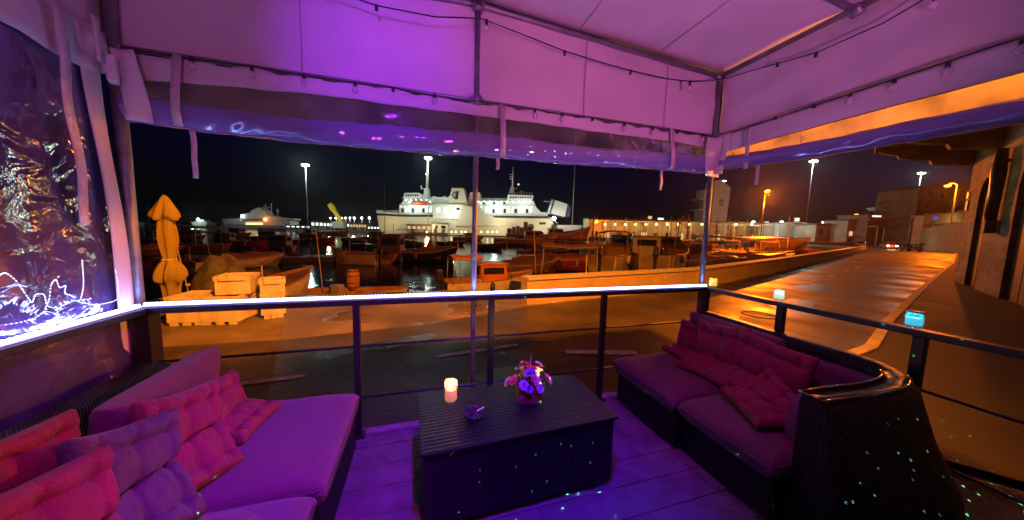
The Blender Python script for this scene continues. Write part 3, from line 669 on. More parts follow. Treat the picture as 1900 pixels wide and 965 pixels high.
# flower box
fb = empty('flower_box', (.685, 1.80, TT), R(-12), 'small square wooden box of mixed orange, pink and purple dried flowers', 'flower box')
bxw = mat('box_wood', (.22, .09, .045), .7, bump=.4, bscale=30, var=.4, vscale=20)
m_ = MB()
for sx in (-1, 1): m_.bb(sx*.072-.006, sx*.072+.006, -.066, .066, 0, .10)
for sy in (-1, 1): m_.bb(-.066, .066, sy*.072-.006, sy*.072+.006, 0, .098)
m_.bb(-.066, .066, -.066, .066, .001, .085)
m_.build('wooden_box', bxw, fb, bevel=.002)
FC = {'orange': (.75, .16, .03), 'pink': (.7, .12, .4), 'purple': (.3, .07, .5), 'cream': (.8, .62, .4), 'red': (.6, .03, .03), 'lilac': (.5, .25, .7)}
def flower(x, y, z, r, c, tilt):
    r *= 1.2; x *= 1.1; z *= 1.06
    g = MB(); rg = random.Random(int(x*9999+y*777))
    Mx = Matrix.Translation((x, y, z)) @ Matrix.Rotation(tilt[0], 4, 'X') @ Matrix.Rotation(tilt[1], 4, 'Y')
    for ring, (k, op, sz) in enumerate(((6, .35, .7), (8, .75, .9), (9, 1.15, 1.0))):
        for i in range(k):
            a = 2*math.pi*(i+.5*ring)/k+rg.uniform(-.15, .15); ca, sa = math.cos(a), math.sin(a)
            pts = []
            for t, wd in ((0, .1), (.35, .36), (.7, .42), (1, .16)):
                rad = r*sz*t*math.sin(op*(.4+.6*t)); zz = r*sz*t*math.cos(op*(.4+.6*t))*.8
                for s in (-1, 0, 1): pts.append(Mx @ Vector((ca*rad-sa*wd*r*s*sz, sa*rad+ca*wd*r*s*sz, zz-abs(s)*-.1*r)))
            g.add(pts, [(3*j+q, 3*j+q+1, 3*j+q+4, 3*j+q+3) for j in range(3) for q in range(2)], True)
    g.build('flower', mat('petal_'+c, FC[c], .7, sheen=.3), fb)
    MB().tube([(x*.4, y*.4, .07), (x*.8, y*.8, z*.7), (x, y, z)], .0025, 5).build('stem', mat('stem_green', (.07, .11, .03), .7), fb)
for f in ((-.03, 0, .205, .034, 'red', (0, -.2)), (.0, -.03, .165, .038, 'purple', (.3, 0)), (.055, .02, .20, .028, 'cream', (0, .5)), (-.085, -.03, .125, .036, 'orange', (.3, -.8)),
          (-.12, 0, .10, .032, 'cream', (0, -1.0)), (.03, -.05, .13, .033, 'pink', (.6, .2)), (.10, -.02, .125, .038, 'pink', (.2, .9)), (-.04, -.07, .115, .03, 'lilac', (.9, 0)),
          (-.05, .05, .16, .033, 'purple', (-.4, -.3)), (.06, .06, .15, .03, 'orange', (-.5, .4)), (.02, .01, .175, .032, 'orange', (.1, .1)), (.05, -.08, .10, .026, 'lilac', (1, .4)), (-.01, -.085, .10, .024, 'purple', (1.1, 0))):
    flower(*f)
g = MB(); rg = random.Random(3)
for i in range(70):
    a = rg.uniform(0, 6.28); l = rg.uniform(.06, .15); e = rg.uniform(.3, 1.3); b = Vector((rg.uniform(-.05, .05), rg.uniform(-.05, .05), .085))
    d = Vector((math.cos(a)*math.cos(e), math.sin(a)*math.cos(e), math.sin(e))); s = d.cross(Vector((0, 0, 1))).normalized()*rg.uniform(.003, .009)
    g.add([b, b+d*l*.5+s, b+d*l, b+d*l*.5-s], [(0, 1, 2, 3)])
g.build('leaves', mat('dark_foliage', (.05, .06, .05), .7), fb)
g = MB()
for i in range(9):
    a = rg.uniform(0, 6.28); e = rg.uniform(.7, 1.3); b = Vector((0, 0, .1)); d = Vector((math.cos(a)*math.cos(e), math.sin(a)*math.cos(e), math.sin(e)))
    g.tube([b, b+d*rg.uniform(.12, .19)], [.003, .0008], 5)
g.build('dried_stalks', mat('straw', (.7, .5, .28), .7), fb)
candle((.745, 1.835, TT+.10), .024, .06, mat('glowing_wax2', (.9, .6, .3), .5, emit=(1, .5, .12), es=2.2), .6, 'tiny lit tealight tucked behind the flowers in the box', 'candle', CG, e=3.0, lc=(1, .45, .1))

# right sofa: wicker shell that curls round into an arm
s2 = empty('sofa', (2.3, 1.6, 0), 0, 'black wicker sofa with rounded arm and lilac seats at the right railing', 'sofa', 'black wicker sofas')
def sq_(mb, name, m, **k): return lo(mb.build(name, m, **k), s2)
path = [(2.70, 2.30), (2.70, 2.0), (2.70, 1.6), (2.70, 1.25), (2.68, 1.08), (2.60, .96), (2.46, .90), (2.25, .90), (2.02, .93), (1.88, .95)]
def smoothpath(p, it=3):
    for _ in range(it):
        q = [p[0]]
        for a, b in zip(p, p[1:]): q += [(a[0]*.75+b[0]*.25, a[1]*.75+b[1]*.25), (a[0]*.25+b[0]*.75, a[1]*.25+b[1]*.75)]
        p = q+[p[-1]]
    return p
sp = smoothpath(path); prof = [(-.055, .03), (-.055, .40), (-.055, .66), (-.045, .70), (.045, .70), (.06, .66), (.085, .45), (.12, .25), (.13, .10), (.11, .03)]
sh = MB(); tp = MB(); vs = []; vt = []; m = len(prof); L_ = len(sp)
for i, p in enumerate(sp):
    a, b = Vector(sp[max(0, i-1)]), Vector(sp[min(L_-1, i+1)]); t = (b-a).normalized(); o = Vector((-t.y, t.x))
    o = -o if o.dot(Vector((2.2, 1.6))-Vector(p)) > 0 else o
    f = i/(L_-1); hh = 1.17-.07*max(0, (f-.45)/.55); bul = 1+1.9*math.sin(math.pi*min(1, max(0, (f-.3)/.75)))
    for k, z in prof:
        kk = k if k < 0.05 else .045+(k-.045)*bul
        vs.append((p[0]+o.x*kk, p[1]+o.y*kk, .03+(z-.03)*hh))
for i in range(L_-1):
    for j in range(m):
        sh_f = (i*m+j, i*m+(j+1) % m, (i+1)*m+(j+1) % m, (i+1)*m+j); sh.f.append(sh_f); sh.sm.append(True)
sh.v = [Vector(v) for v in vs]; sh.f += [tuple(range(m)), tuple((L_-1)*m+k for k in range(m-1, -1, -1))]; sh.sm += [False]*2
sq_(sh, 'wicker_shell', wicker('black_wicker_shell', (.012, .010, .014), .042, .02, .34, top=False))
# glossy smooth trim strips round the top of the arm, catching the street light
TRIM = mat('resin_trim', (.03, .026, .028), .16, coat=1)
arm = sp[int(L_*.55):]
def off(pts, d, z):
    r = []
    for i, p in enumerate(pts):
        a, b = Vector(pts[max(0, i-1)]), Vector(pts[min(len(pts)-1, i+1)]); t = (b-a).normalized(); o = Vector((-t.y, t.x)); o = -o if o.dot(Vector((2.2, 1.6))-Vector(p)) > 0 else o
        r.append((p[0]+o.x*d, p[1]+o.y*d, z-.001*i*0))
    return r
def armz(i, n): f = .55+.45*i/(n-1); return .03+.67*(1.17-.07*max(0, (f-.45)/.55))+.005
for d in (-.048, .050):
    q = off(arm, d, 0); q = [(x, y, armz(i, len(q))) for i, (x, y, z) in enumerate(q)]
    sq_(MB().tube(q, .0065, 8), 'arm_trim', TRIM)
e_ = arm[-1]; sq_(MB().tube([(e_[0]-.004, e_[1]-.055, .772), (e_[0]-.004, e_[1]+.055, .772)], .0075, 8), 'arm_trim', TRIM)
g = MB()
for i in range(len(sp)):
    if i % 1 == 0 and i < L_*.6:
        pass
sq_(MB().bb(1.75, 2.63, 1.62, 2.30, .03, .28), 'wicker_base', WK, bevel=.015)
sq_(MB().bb(1.80, 2.63, 1.02, 1.60, .03, .28), 'wicker_base', WK, bevel=.015)
for x, y in ((1.8, 2.24), (1.8, 1.68), (1.86, 1.1)): sq_(MB().bb(x-.03, x+.03, y-.03, y+.03, 0, .03), 'leg', GALV)
sq_(cushion(1.71, 2.64, 1.615, 2.33, .27, .43, seed=5), 'seat_cushion', CUSH)
sq_(piping(1.71, 2.64, 1.615, 2.33, 0.37), 'piping', PIPE)
sq_(cushion(1.73, 2.64, 1.0, 1.60, .27, .425, seed=6), 'seat_cushion', CUSH)
sq_(piping(1.73, 2.64, 1.0, 1.6, 0.365), 'piping', PIPE)
sq_(cushion(-.19, .19, 1.50, 2.30, -.055, .055, seed=7), 'back_cushion', CUSH, M=Matrix.Translation((2.59, 0, .62)) @ Matrix.Rotation(R(82), 4, 'Y'))
sq_(cushion(-.17, .17, .98, 1.49, -.055, .055, seed=9), 'back_cushion', CUSH, M=Matrix.Translation((2.58, 0, .58)) @ Matrix.Rotation(R(82), 4, 'Y'))
sq_(cushion(1.98, 2.5, .995, 1.11, .36, .70, p=7, seed=10), 'arm_cushion', CUSH)
BR = (.16, 0, 1)
G2 = 'tufted pillows on the right sofa'
soft(tufted((2.42, 2.10, .45), (0, 1, 0), (-1, 0, -.05), BR, .20, .045, R(3), .25, lower=-.04, seed=6), 'pillow', REDC, 'red tufted pillow at the far end of the right sofa, folded onto the seat', group=G2)
soft(tufted((2.36, 1.80, .50), (0, 1, 0), (-1, 0, -.3), BR, .22, .05, R(-6), .31, lower=-.04, seed=7), 'pillow', REDC, 'tall red tufted pillow rising highest against the right sofa back', group=G2)
soft(tufted((2.34, 1.44, .50), (0, 1, 0), (-1, 0, -.3), BR, .24, .055, R(4), .28, lower=-.06, seed=8), 'pillow', REDC, 'red tufted pillow standing upright in the middle of the right sofa', group=G2)
soft(tufted((2.14, 1.28, .47), (0, 1, 0), (-1, -.1, -.1), (.6, 0, 1), .19, .05, R(24), .21, lower=.02, seed=9), 'pillow', REDC, 'slumped red tufted pillow sagging onto the near seat beside the arm cushion', group=G2)

# jars with tealights on the right rail
def jar(px, py, c, wc, es, lab, e, lc):
    p = atz(px, py, 1.045); p.x = min(max(p.x, 2.80), 2.84)
    j = empty('candle_jar', (p.x, p.y, 1.045), 0, lab, 'candle jar', 'candle jars on the right rail')
    r, h = .038, .094
    MB().lathe([(r*.8, 0), (r, .012), (r, h*.72), (r*.84, h*.84), (r*.9, h), (r*.82, h), (r*.78, h*.84), (r*.9, h*.7), (r*.9, .014), (.001, .01)], (0, 0, 0), 24).build('glass', mat('jar_glass_'+c, wc, .05, alpha=.35, spec=.9), j)
    MB().lathe([(.001, .0105), (r*.86, .015), (r*.87, h*.62), (.001, h*.60)], (0, 0, 0), 20).build('glowing_wax', mat('jar_wax_'+c, (.8, .8, .75), .5, emit=wc, es=es), j)
    MB().lathe([(r*.91, h*.97), (r*.95, h*.985), (r*.95, h*1.02), (r*.91, h*1.03)], (0, 0, 0), 24).build('rim', GALV, j)
    lamp('tealight', (0, 0, h*.9), e, lc, j, .012)
jar(1329, 532, 'yellow', (1, .72, .12), 1.4, 'yellow glowing candle jar on the corner of the rail', .35, (1, .7, .25))
jar(1460, 556, 'white', (.80, .95, .80), 1.2, 'milky white candle jar on the rail, middle of the three', .25, (.6, 1, .9))
jar(1713, 605, 'blue', (.10, .72, .9), 1.3, 'turquoise blue glowing candle jar on the rail, nearest of the three', .35, (.2, .85, 1))

# ================================================================== QUAYSIDE
def Lo(root): return lambda mb, name, m, **k: mb.build(name, m, root, **k)
UMB = mat('umbrella_canvas', (.26, .22, .05), .8, bump=.3, bscale=8, var=.15, vscale=6)
up = atz(322, 582, ROAD); um = empty('closed_umbrella', (up.x, up.y, ROAD), 0, 'tall closed yellow garden umbrella tied at the waist on the quay', 'umbrella')
dd = up.y; ktop = aty(303, 362, up.y).z-ROAD
def umb_ring(z, r, pleat, ph=0): return z, r, pleat, ph
prof = [(ktop-a_*.62, r_, p_) for a_, r_, p_ in ((0, .02, 0), (.06, .10, .05), (.3, .20, .15), (.62, .33, .42), (.74, .31, .5), (.72, .17, .3), (.9, .20, .3), (1.3, .24, .35), (1.75, .19, .3), (1.98, .13, .2), (2.1, .24, .4), (2.45, .36, .55), (2.68, .34, .6), (2.66, .20, .3), (3.1, .19, .4), (3.5, .16, .3))]
g = MB(); n = 112; vs = []
for i, (z, r, pl) in enumerate(prof):
    for k in range(n):
        a = 2*math.pi*k/n; rr = r*.88*(1+pl*.55*(1-1.9*abs(math.sin(a*3.5+i*.12))**.7)+.07*math.sin(a*3+i)); zz = z-(.10*pl*math.cos(a*4+1) if pl > .4 else 0)
        vs.append((rr*math.cos(a)+.02*math.sin(i*.9), rr*math.sin(a), zz))
g.add(vs, [(i*n+k, i*n+(k+1) % n, (i+1)*n+(k+1) % n, (i+1)*n+k) for i in range(len(prof)-1) for k in range(n)], True)
g.build('folded_canvas', UMB, um, sub=1, M=Matrix.Diagonal((.68, .68, 1, 1)))
MB().tube([(0, 0, .05), (0, 0, ktop)], .03, 10).build('pole', GALV, um)
MB().lathe([(.35, 0), (.35, .06), (.10, .09), (.05, .25), (.001, .25)], (0, 0, 0), 20).build('base', mat('cast_base', (.1, .1, .1), .7), um)
MB().tube([(.10*math.cos(a*.3), .10*math.sin(a*.3), ktop-1.98*.62) for a in range(22)], .012, 6).build('tie_cord', STRAP, um)

CRT = mat('fish_box_plastic', (.62, .60, .5), .5, bump=.15, bscale=10, var=.3, vscale=4)
def crate(x, y, z, w_, d_, h_, rz, label, feet=True, lid=False):
    o = empty('fish_bin', (x, y, z), rz, label, 'plastic bin', 'white plastic fish bins on the quay'); g = MB()
    z0 = .10*h_ if feet else 0
    for sx in (-1, 1): g.bb(sx*w_/2-.02, sx*w_/2+.02, -d_/2, d_/2, z0, h_)
    for sy in (-1, 1): g.bb(-w_/2+.02, w_/2-.02, sy*(d_/2-.02)-.02, sy*(d_/2-.02)+.02, z0, h_-.002)
    g.bb(-w_/2+.02, w_/2-.02, -d_/2+.04, d_/2-.04, z0, z0+.04); g.build('bin', CRT, o, bevel=.008)
    r = MB()
    for sx in (-1, 1): r.bb(sx*(w_/2+.006)-.03, sx*(w_/2+.006)+.03, -d_/2-.01, d_/2+.01, h_-.07, h_+.012)
    for sy in (-1, 1): r.bb(-w_/2+.04, w_/2-.04, sy*d_/2-.03, sy*d_/2+.03, h_-.07, h_+.012)
    r.build('rim', CRT, o, bevel=.006)
    if feet:
        for sx in (-1, 0, 1): MB().bb(sx*(w_/2-.08)-.06, sx*(w_/2-.08)+.06, -d_/2, d_/2, 0, z0).build('foot', CRT, o)
    return o
a = atz(310, 607, ROAD); b = atz(368, 607, ROAD)
crate(a.x+.27, a.y+.32, ROAD, .52, .60, .50, R(-4), 'empty white fish bin on the ground right below the yellow umbrella')
crate(b.x+.30, b.y+.36, ROAD, .56, .60, .50, R(-6), 'white fish bin on the ground with another bin on top of it')
crate(b.x+.40, b.y+.42, ROAD+.515, .46, .5, .33, R(8), 'white fish bin stacked on top of the ground bins', feet=False)
crate(b.x+.90, b.y+.55, ROAD, .34, .45, .74, R(20), 'tall narrow white bin standing at the right end of the bins')
# heap of nets and covers by the umbrella
hp = atz(385, 560, ROAD)
def heap(name, x, y, z, rx, ry, h, m, label, cat, seed, amp=.3):
    rg = random.Random(seed); ph = [rg.uniform(0, 6) for _ in range(6)]
    def f(u, v):
        a = 2*math.pi*u; r = v; k = 1+.2*math.sin(a*3+ph[0])+.12*math.sin(a*5+ph[1])
        zz = h*math.sqrt(max(0, 1-r*r))*(1+amp*math.sin(a*4+r*7+ph[2])*r+amp*.5*math.sin(a*9+r*15+ph[3])*r)
        return (rx*r*k*math.cos(a), ry*r*k*math.sin(a), zz)
    o = MB().grid(f, 48, 14).build(name, m); o.location = (x, y, z); return tag(o, label, cat)
NET = mat('net_cloth', (.10, .10, .10), .9, bump=1, bscale=14, var=.5, vscale=5)
heap('net_heap', hp.x-.1, hp.y+.8, ROAD, .5, .5, .95, NET, 'grey heap of fishing nets and sheets between the umbrella and bins', 'nets', 5)


# ================================================================== BOATS
BP = {'white': (.62, .58, .5), 'cream': (.55, .45, .3), 'blue': (.03, .06, .2), 'black': (.02, .02, .022), 'brown': (.18, .09, .045), 'wood': (.32, .17, .07), 'red': (.4, .03, .02), 'grey': (.25, .24, .23), 'green': (.04, .12, .06), 'orange': (.6, .2, .03), 'teal': (.03, .2, .22)}
def bp(c, r=.4): return mat('boat_'+c, BP[c], r, bump=.1, bscale=6, var=.25, vscale=2)
GLASSD = mat('dark_window', (.02, .022, .025), .06, spec=1)
def boat(x, y, rz, L, label, hull='white', inside='grey', B=None, H=None, rise=None, cabin=None, canopy=None, motor=None, cover=None, mast=0, rails=False, pend=None, name='boat', group='small boats moored in the harbour', z=WATER, cab_c='white'):
    B = B or L*.33; H = H or .13*L**.8+.12; rise = rise if rise is not None else H*.55
    o = empty(name, (x, y, z), rz, label, 'boat', group); rg = random.Random(int(x*31+y*17))
    ns = 16
    def half(t): return B/2*((.78+.22*math.sin(math.pi*min(t/.45, 1)/2)) if t < .45 else max(.012, 1-((t-.45)/.55)**2.3))
    def shr(t): return H+rise*max(0, (t-.25)/.75)**2+.06*rise*(1-t)
    pr3 = ((1, 1), (.985, .72), (.93, .4), (.72, .1), (.36, -.08), (0, -.16))
    def xat(t, k): return L*(t-.5)-(0 if t < .6 else (t-.6)/.4*.10*L*(1-k))
    g = MB(); vs = []
    for i in range(ns+1):
        t = i/ns; b = half(t); s = shr(t)
        ring = [(b*q*(1 if k > .5 else (1-.5*max(0, t-.5))), s*k) for q, k in pr3]
        for q, z_ in ring: vs.append((xat(t, z_/s), q, z_))
        for q, z_ in reversed(ring[:-1]): vs.append((xat(t, z_/s), -q, z_))
    m = 11; fs = [(i*m+j, i*m+j+1, (i+1)*m+j+1, (i+1)*m+j) for i in range(ns) for j in range(m-1)]+[tuple(range(m))]
    g.add(vs, fs, False); g.build('hull', bp(hull), o)
    # inside: floor and inner sides below the sheer
    d = MB(); vs = []
    for i in range(ns+1):
        t = i/ns; b = max(.01, half(t)-.05*B*.5); s = shr(t); fl = H*.45 if t < .72 else s-.07
        for q, z_ in ((b, s-.01), (b*.93, fl), (-b*.93, fl), (-b, s-.01)): vs.append((xat(t, .9)-.01*L*(t > .9), q, z_))
    d.add(vs, [(i*4+j, i*4+j+1, (i+1)*4+j+1, (i+1)*4+j) for i in range(ns) for j in range(3)]+[(0, 1, 2, 3)]); d.build('deck', bp(inside, .6), o)
    r = max(.022, .006*L)
    for s in (1, -1): MB().tube([(xat(i/ns, 1), s*half(i/ns), shr(i/ns)+.004) for i in range(ns+1)], r, 6).build('gunwale', bp('wood' if hull in ('white', 'cream') and L < 7 else 'cream', .5), o)
    if not cover and not cabin:
        for tx in (-.25, 0.02): MB().bb(L*tx-.12, L*tx+.12, -B*.44, B*.44, H*.72, H*.78).build('bench', bp('wood', .6), o)
    if cabin:
        cx, cl, cw, ch = cabin; z0 = H*.5; z1 = H+ch; x0 = L*cx; hw = B*cw/2
        MB().prism([(x0-cl/2, z0), (x0+cl/2+.12*ch, z0), (x0+cl/2-.10*ch, z1), (x0-cl/2, z1)], -hw, hw).build('cabin', bp(cab_c), o, bevel=.03)
        MB().bb(x0-cl/2-.15, x0+cl/2-.02, -hw-.07, hw+.07, z1+.003, z1+.06).build('cabin_roof', bp(cab_c), o, bevel=.02)
        nw = max(1, int(cl/.8)); zw0 = z1-ch*.55; zw1 = z1-ch*.16
        for s in (1, -1):
            for i in range(nw):
                a = x0-cl/2+.1+i*(cl-.25)/nw; MB().bb(a+.03, a+(cl-.25)/nw-.05, s*hw-.012*(s < 0)-.002*s, s*hw+.012*(s > 0)+.002, zw0, zw1).build('window', GLASSD, o)
        xx = x0-cl/2-.012
        MB().bb(xx-.01, xx+.004, -hw*.7, hw*.7, zw0, zw1).build('window', GLASSD, o)
        mf = Matrix.Translation((x0+cl/2+.012, 0, (zw0+zw1)/2)) @ Matrix.Rotation(-math.atan2(.22*ch, ch+H*.5), 4, 'Y')
        MB().box((0, 0, 0), (.02, hw*1.6, (zw1-zw0)*.9)).build('windscreen', GLASSD, o, M=mf)
    if canopy:
        cx, cl, chh, cc = canopy; hw = B*.42; zt = H+chh; x0 = L*cx; g = MB()
        for sx in (-1, 1):
            for s in (-1, 1): g.tube([(x0+sx*cl/2, s*hw, H*.9), (x0+sx*cl*.47, s*hw*.96, zt)], .022, 6)
            g.tube([(x0+sx*cl*.47, -hw, zt), (x0+sx*cl*.47, hw, zt)], .02, 6)
        for s in (-1, 1): g.tube([(x0-cl*.47, s*hw*.96, zt), (x0+cl*.47, s*hw*.96, zt)], .02, 6)
        g.build('canopy_frame', bp('grey', .4), o)
        MB().grid(lambda u, v: (x0-cl/2+cl*u, -hw*1.08+2.16*hw*v, zt+.03+.12*math.sin(math.pi*v)+.03*math.sin(u*9)), 10, 8).build('canopy', bp(cc, .8), o, solid=.03)
    if motor:
        mm = bp(motor, .3); k = max(1, L/6)
        mo = MB().box((-L/2-.22*k, 0, H+.28*k), (.36*k, .30*k, .48*k), 0, .72).build('outboard', mm, o, bevel=.05)
        MB().bb(-L/2-.24*k, -L/2-.10*k, -.07*k, .07*k, -.4, H+.05*k).build('outboard_leg', mm, mo)
    if cover:
        def cf(u, v):
            t = .04+.88*u; b = half(t)*1.02; s = shr(t); yy = -b+2*b*v
            return (L*(t-.5), yy, s+.02+(.28*H+.25)*math.sin(math.pi*v)*(math.sin(math.pi*(.12+.8*u)))+.05*math.sin(u*22)*math.sin(math.pi*v))
        MB().grid(cf, 24, 10).build('tarpaulin', bp(cover, .75), o, solid=.02)
    if mast: MB().tube([(L*.05, 0, H*.5), (L*.05, 0, mast)], [.05, .02], 6).tube([(L*.05, 0, mast*.25+H), (L*-.4, 0, mast*.25+H)], .04, 6).build('mast', bp('cream'), o)
    if L < 9.5:
        fl = MB()
        for q in range(rg.randint(1, 3)):
            t = rg.uniform(.15, .7); fd = MB().lathe([(.02, -.28), (.10, -.2), (.11, 0), (.10, .16), (.02, .24)], (L*(t-.5), -half(t)-.11, shr(t)-.25), 8).build('fender', bp(rg.choice(['white', 'orange', 'blue'])), o)
        MB().tube([(-L*.3, B*.3, H*.8), (-L*.3-.2, B*.33, H+rg.uniform(1.2, 2.6))], [.02, .008], 5).build('antenna', bp('cream'), o)
        for q in range(rg.randint(1, 3)):
            t = rg.uniform(.2, .62); zz = shr(t)*.5+.02 if not cover else shr(t)+.25
            if not cover: MB().box((L*(t-.5), rg.uniform(-.25, .25)*B, zz+.2), (rg.uniform(.3, .6), rg.uniform(.3, .5), rg.uniform(.3, .6)), rg.uniform(0, 1.5)).build('deck_locker', bp(rg.choice(['blue', 'white', 'grey', 'teal', 'wood', 'black'])), o, bevel=.03)
        if not mast and rg.random() < .4: MB().tube([(L*.1, 0, H*.5), (L*.1, 0, H+rg.uniform(2, 3.6))], [.035, .02], 6).build('mast', bp('cream'), o)
    if rails:
        g = MB()
        pts = [(xat(t, 1), half(t)*.9, shr(t)+.5) for t in (.55, .7, .85, .98)]+[(xat(t, 1), -half(t)*.9, shr(t)+.5) for t in (.98, .85, .7, .55)]
        g.tube(pts, .018, 5)
        for p in pts: g.tube([(p[0], p[1], p[2]-.5), p], .014, 5)
        g.build('bow_rail', GALV, o)
    if pend:  MB().prism([(-L*.12, H), (L*.12, H), (0, H+pend)], -B*.3, B*.3).build('tented_cover', bp('wood', .8), o)
    return o
def wboat(px, py, wpx, hd, label, **k):
    """a boat whose waterline middle is seen at px, py and which looks wpx wide; hd = heading relative to the picture plane (deg)"""
    p = atz(px, py, WATER); dist = p.x*math.sin(R(16.9))+p.y*math.cos(R(16.9)); h = math.radians(hd)
    L = k.pop('L', None) or wpx*dist/F/max(.45, abs(math.cos(h)))
    L = min(L, 16)
    return boat(p.x, p.y, h-R(16.9), L, label, **k)
# --- nearest ones, one by one
wboat(478, 592, 150, 82, 'white planked boat seen bow on just right of the fish bins', hull='white', inside='brown', L=4.6, H=1.0, rise=.45, B=1.75, mast=1.7, name='wooden_boat')
wboat(655, 560, 190, 8, 'low white boat carrying the wooden barrel, moored at the quay', hull='white', inside='wood', L=4.4, H=.42, rise=.2, name='rowing_boat')
wboat(912, 548, 80, 25, 'small boat with slanted cabin window and orange roof left of the blue boat', hull='white', inside='wood', L=4.4, H=.75, cabin=(-.02, 1.3, .8, .75), cab_c='orange', canopy=(-.3, 1.3, 1.0, 'orange'), motor='black', name='cabin_boat')
wboat(1062, 555, 150, -4, 'dark blue wooden boat with a striped gunwale behind the orange boat', hull='blue', inside='wood', L=5.6, H=.85, rise=.5, canopy=(-.05, 2.4, 1.5, 'brown'), name='wooden_boat')
wboat(985, 512, 110, 30, 'open boat heaped with nets and a leaning fishing rod', hull='brown', inside='wood', L=5, H=.8, cover='brown', mast=2.4)
wboat(1135, 520, 90, 60, 'boat seen from its stern with a tall black covered outboard', hull='white', inside='wood', L=6.5, H=1.75, motor='black', canopy=(.1, 2, 1.3, 'orange'))
wboat(1195, 514, 90, 75, 'boat with twin shrouded black engines beside the parapet wall', hull='cream', inside='brown', L=6.8, H=1.75, motor='black', cabin=(.1, 1.8, .8, 1.1))
wboat(1245, 508, 90, 50, 'white boat with a small tilted black outboard against the parapet', hull='white', inside='wood', L=6.2, H=1.6, motor='black')
wboat(1168, 492, 100, 10, 'cabin boat with two large square lit window frames', hull='white', inside='brown', L=6.8, H=1.5, cabin=(.0, 3.2, .85, 1.35), cab_c='brown', name='cabin_boat')
wboat(1240, 490, 90, -15, 'brown wheelhouse boat with framed square windows, right of the other cabin boat', hull='wood', inside='wood', L=6.4, H=1.5, cabin=(-.05, 2.4, .85, 1.3), cab_c='wood', name='cabin_boat')
wboat(1120, 470, 110, 5, 'boat under a bright red tarpaulin in the middle of the marina', hull='cream', L=7, cover='red')
wboat(1240, 462, 90, 0, 'boat under a faded red canopy behind the square windowed cabins', hull='cream', L=7, canopy=(0, 3.5, 1.4, 'red'))
wboat(1370, 492, 130, 5, 'long work boat with a wide flat orange canopy on thin posts', hull='white', inside='wood', L=11, H=1.0, canopy=(0, 8.5, 1.9, 'orange'), name='work_boat')
wboat(1345, 505, 70, 35, 'open boat with a leaning white ladder just right of the tent pole', hull='grey', inside='wood', L=5.5, mast=2.2)
wboat(1400, 497, 80, 15, 'small rowing boat low against the parapet under the flat canopy', hull='wood', inside='wood', L=5, name='rowing_boat')
wboat(1445, 468, 110, 4, 'large brown timber hull with a tall square bow', hull='wood', inside='brown', L=14, H=2.4, rise=1.0, B=4, name='fishing_boat')
wboat(1540, 462, 100, 2, 'long brown barge hull lying furthest right behind the wall', hull='brown', inside='wood', L=16, H=2.0, rise=.3, B=4.5, name='barge')
wboat(1455, 480, 60, 20, 'little cream dinghy below the tall square bow', hull='cream', L=4.5, name='rowing_boat')
# --- middle water
wboat(658, 491, 92, 172, 'long pale wooden launch alone in the open water, bow to the left', hull='cream', inside='wood', H=.85, motor='black', name='launch')
wboat(672, 474, 62, 175, 'cabin cruiser with curved window right behind the pale launch', hull='white', inside='brown', cabin=(-.05, 2.6, .8, .7), cab_c='black', name='cabin_boat')
wboat(728, 482, 45, 100, 'broad wheelhouse boat seen end on between the launch and the dark boat', hull='wood', inside='brown', L=7, cabin=(0, 2.4, .8, 1.6), cab_c='brown', name='cabin_boat')
wboat(800, 486, 100, 4, 'long black hulled boat under a rust brown tarpaulin with a pointed tent', hull='black', inside='brown', H=.8, rise=.7, cover='wood', pend=1.5, name='launch')
wboat(452, 497, 50, 60, 'stubby boat with a boxy brown cover, nearest to the left pontoon', hull='white', inside='wood', L=5, cover='wood', motor='black')
wboat(547, 484, 40, 170, 'small dinghy tied to the pontoon in front of the floodlit ship', hull='wood', inside='wood', cover='brown', name='rowing_boat')
wboat(470, 459, 72, 6, 'low open boat with a red stripe behind the pontoon on the left', hull='red', inside='wood', H=.7)
wboat(500, 446, 60, 5, 'dark motor boat in the second row, below the floodlit ship', hull='brown', cabin=(0, 3, .7, 1), cab_c='grey')
wboat(418, 452, 50, 174, 'dim grey boat at the far left beyond the shelter frame', hull='grey', cabin=(0, 2.5, .7, 1), cab_c='grey')
wboat(352, 472, 72, 0, 'boat with a wooden shelter frame right of the yellow umbrella', hull='brown', inside='wood', L=6.5, canopy=(0, 4.6, 1.8, 'wood'))
wboat(350, 446, 60, 6, 'shadowy boat behind the shelter framed one on the left', hull='brown', cabin=(0, 3, .7, 1.1), cab_c='brown')
wboat(268, 476, 36, 30, 'small boat with an orange cover seen between pole and umbrella', hull='brown', cover='orange', L=5)
wboat(600, 449, 50, 2, 'low reddish boat in the middle row below the yellow crane', hull='red', inside='brown', H=.7)
wboat(655, 452, 50, 176, 'dark boat with pale cover in the middle row left of the ferry bow', hull='brown', cover='grey')
wboat(700, 447, 60, 4, 'dark cabin boat right under the ferry bow', hull='brown', cabin=(0, 3, .7, 1.2), cab_c='brown')
wboat(762, 458, 50, 175, 'boat with a red buoy on deck before the ferry reflection', hull='brown', cover='brown', mast=3)
wboat(835, 455, 60, 4, 'narrow dark boat lying across the ferry reflections', hull='black', inside='brown', H=.6)
wboat(905, 463, 60, 3, 'black low boat just right of the central tent pole', hull='black', inside='brown', H=.8)
wboat(975, 456, 75, 6, 'brown trawler stern with stacked boxes on its deck', hull='brown', L=13, H=1.3, cabin=(.1, 3, .6, 1.8), cab_c='brown', name='fishing_boat')
wboat(1045, 450, 110, 4, 'old brown fishing boat with a very high bow and mast, right of ferry stern', hull='brown', inside='wood', L=16, H=2.0, rise=3.0, B=4.5, cabin=(-.15, 4, .6, 1.9), cab_c='brown', mast=7, name='fishing_boat')
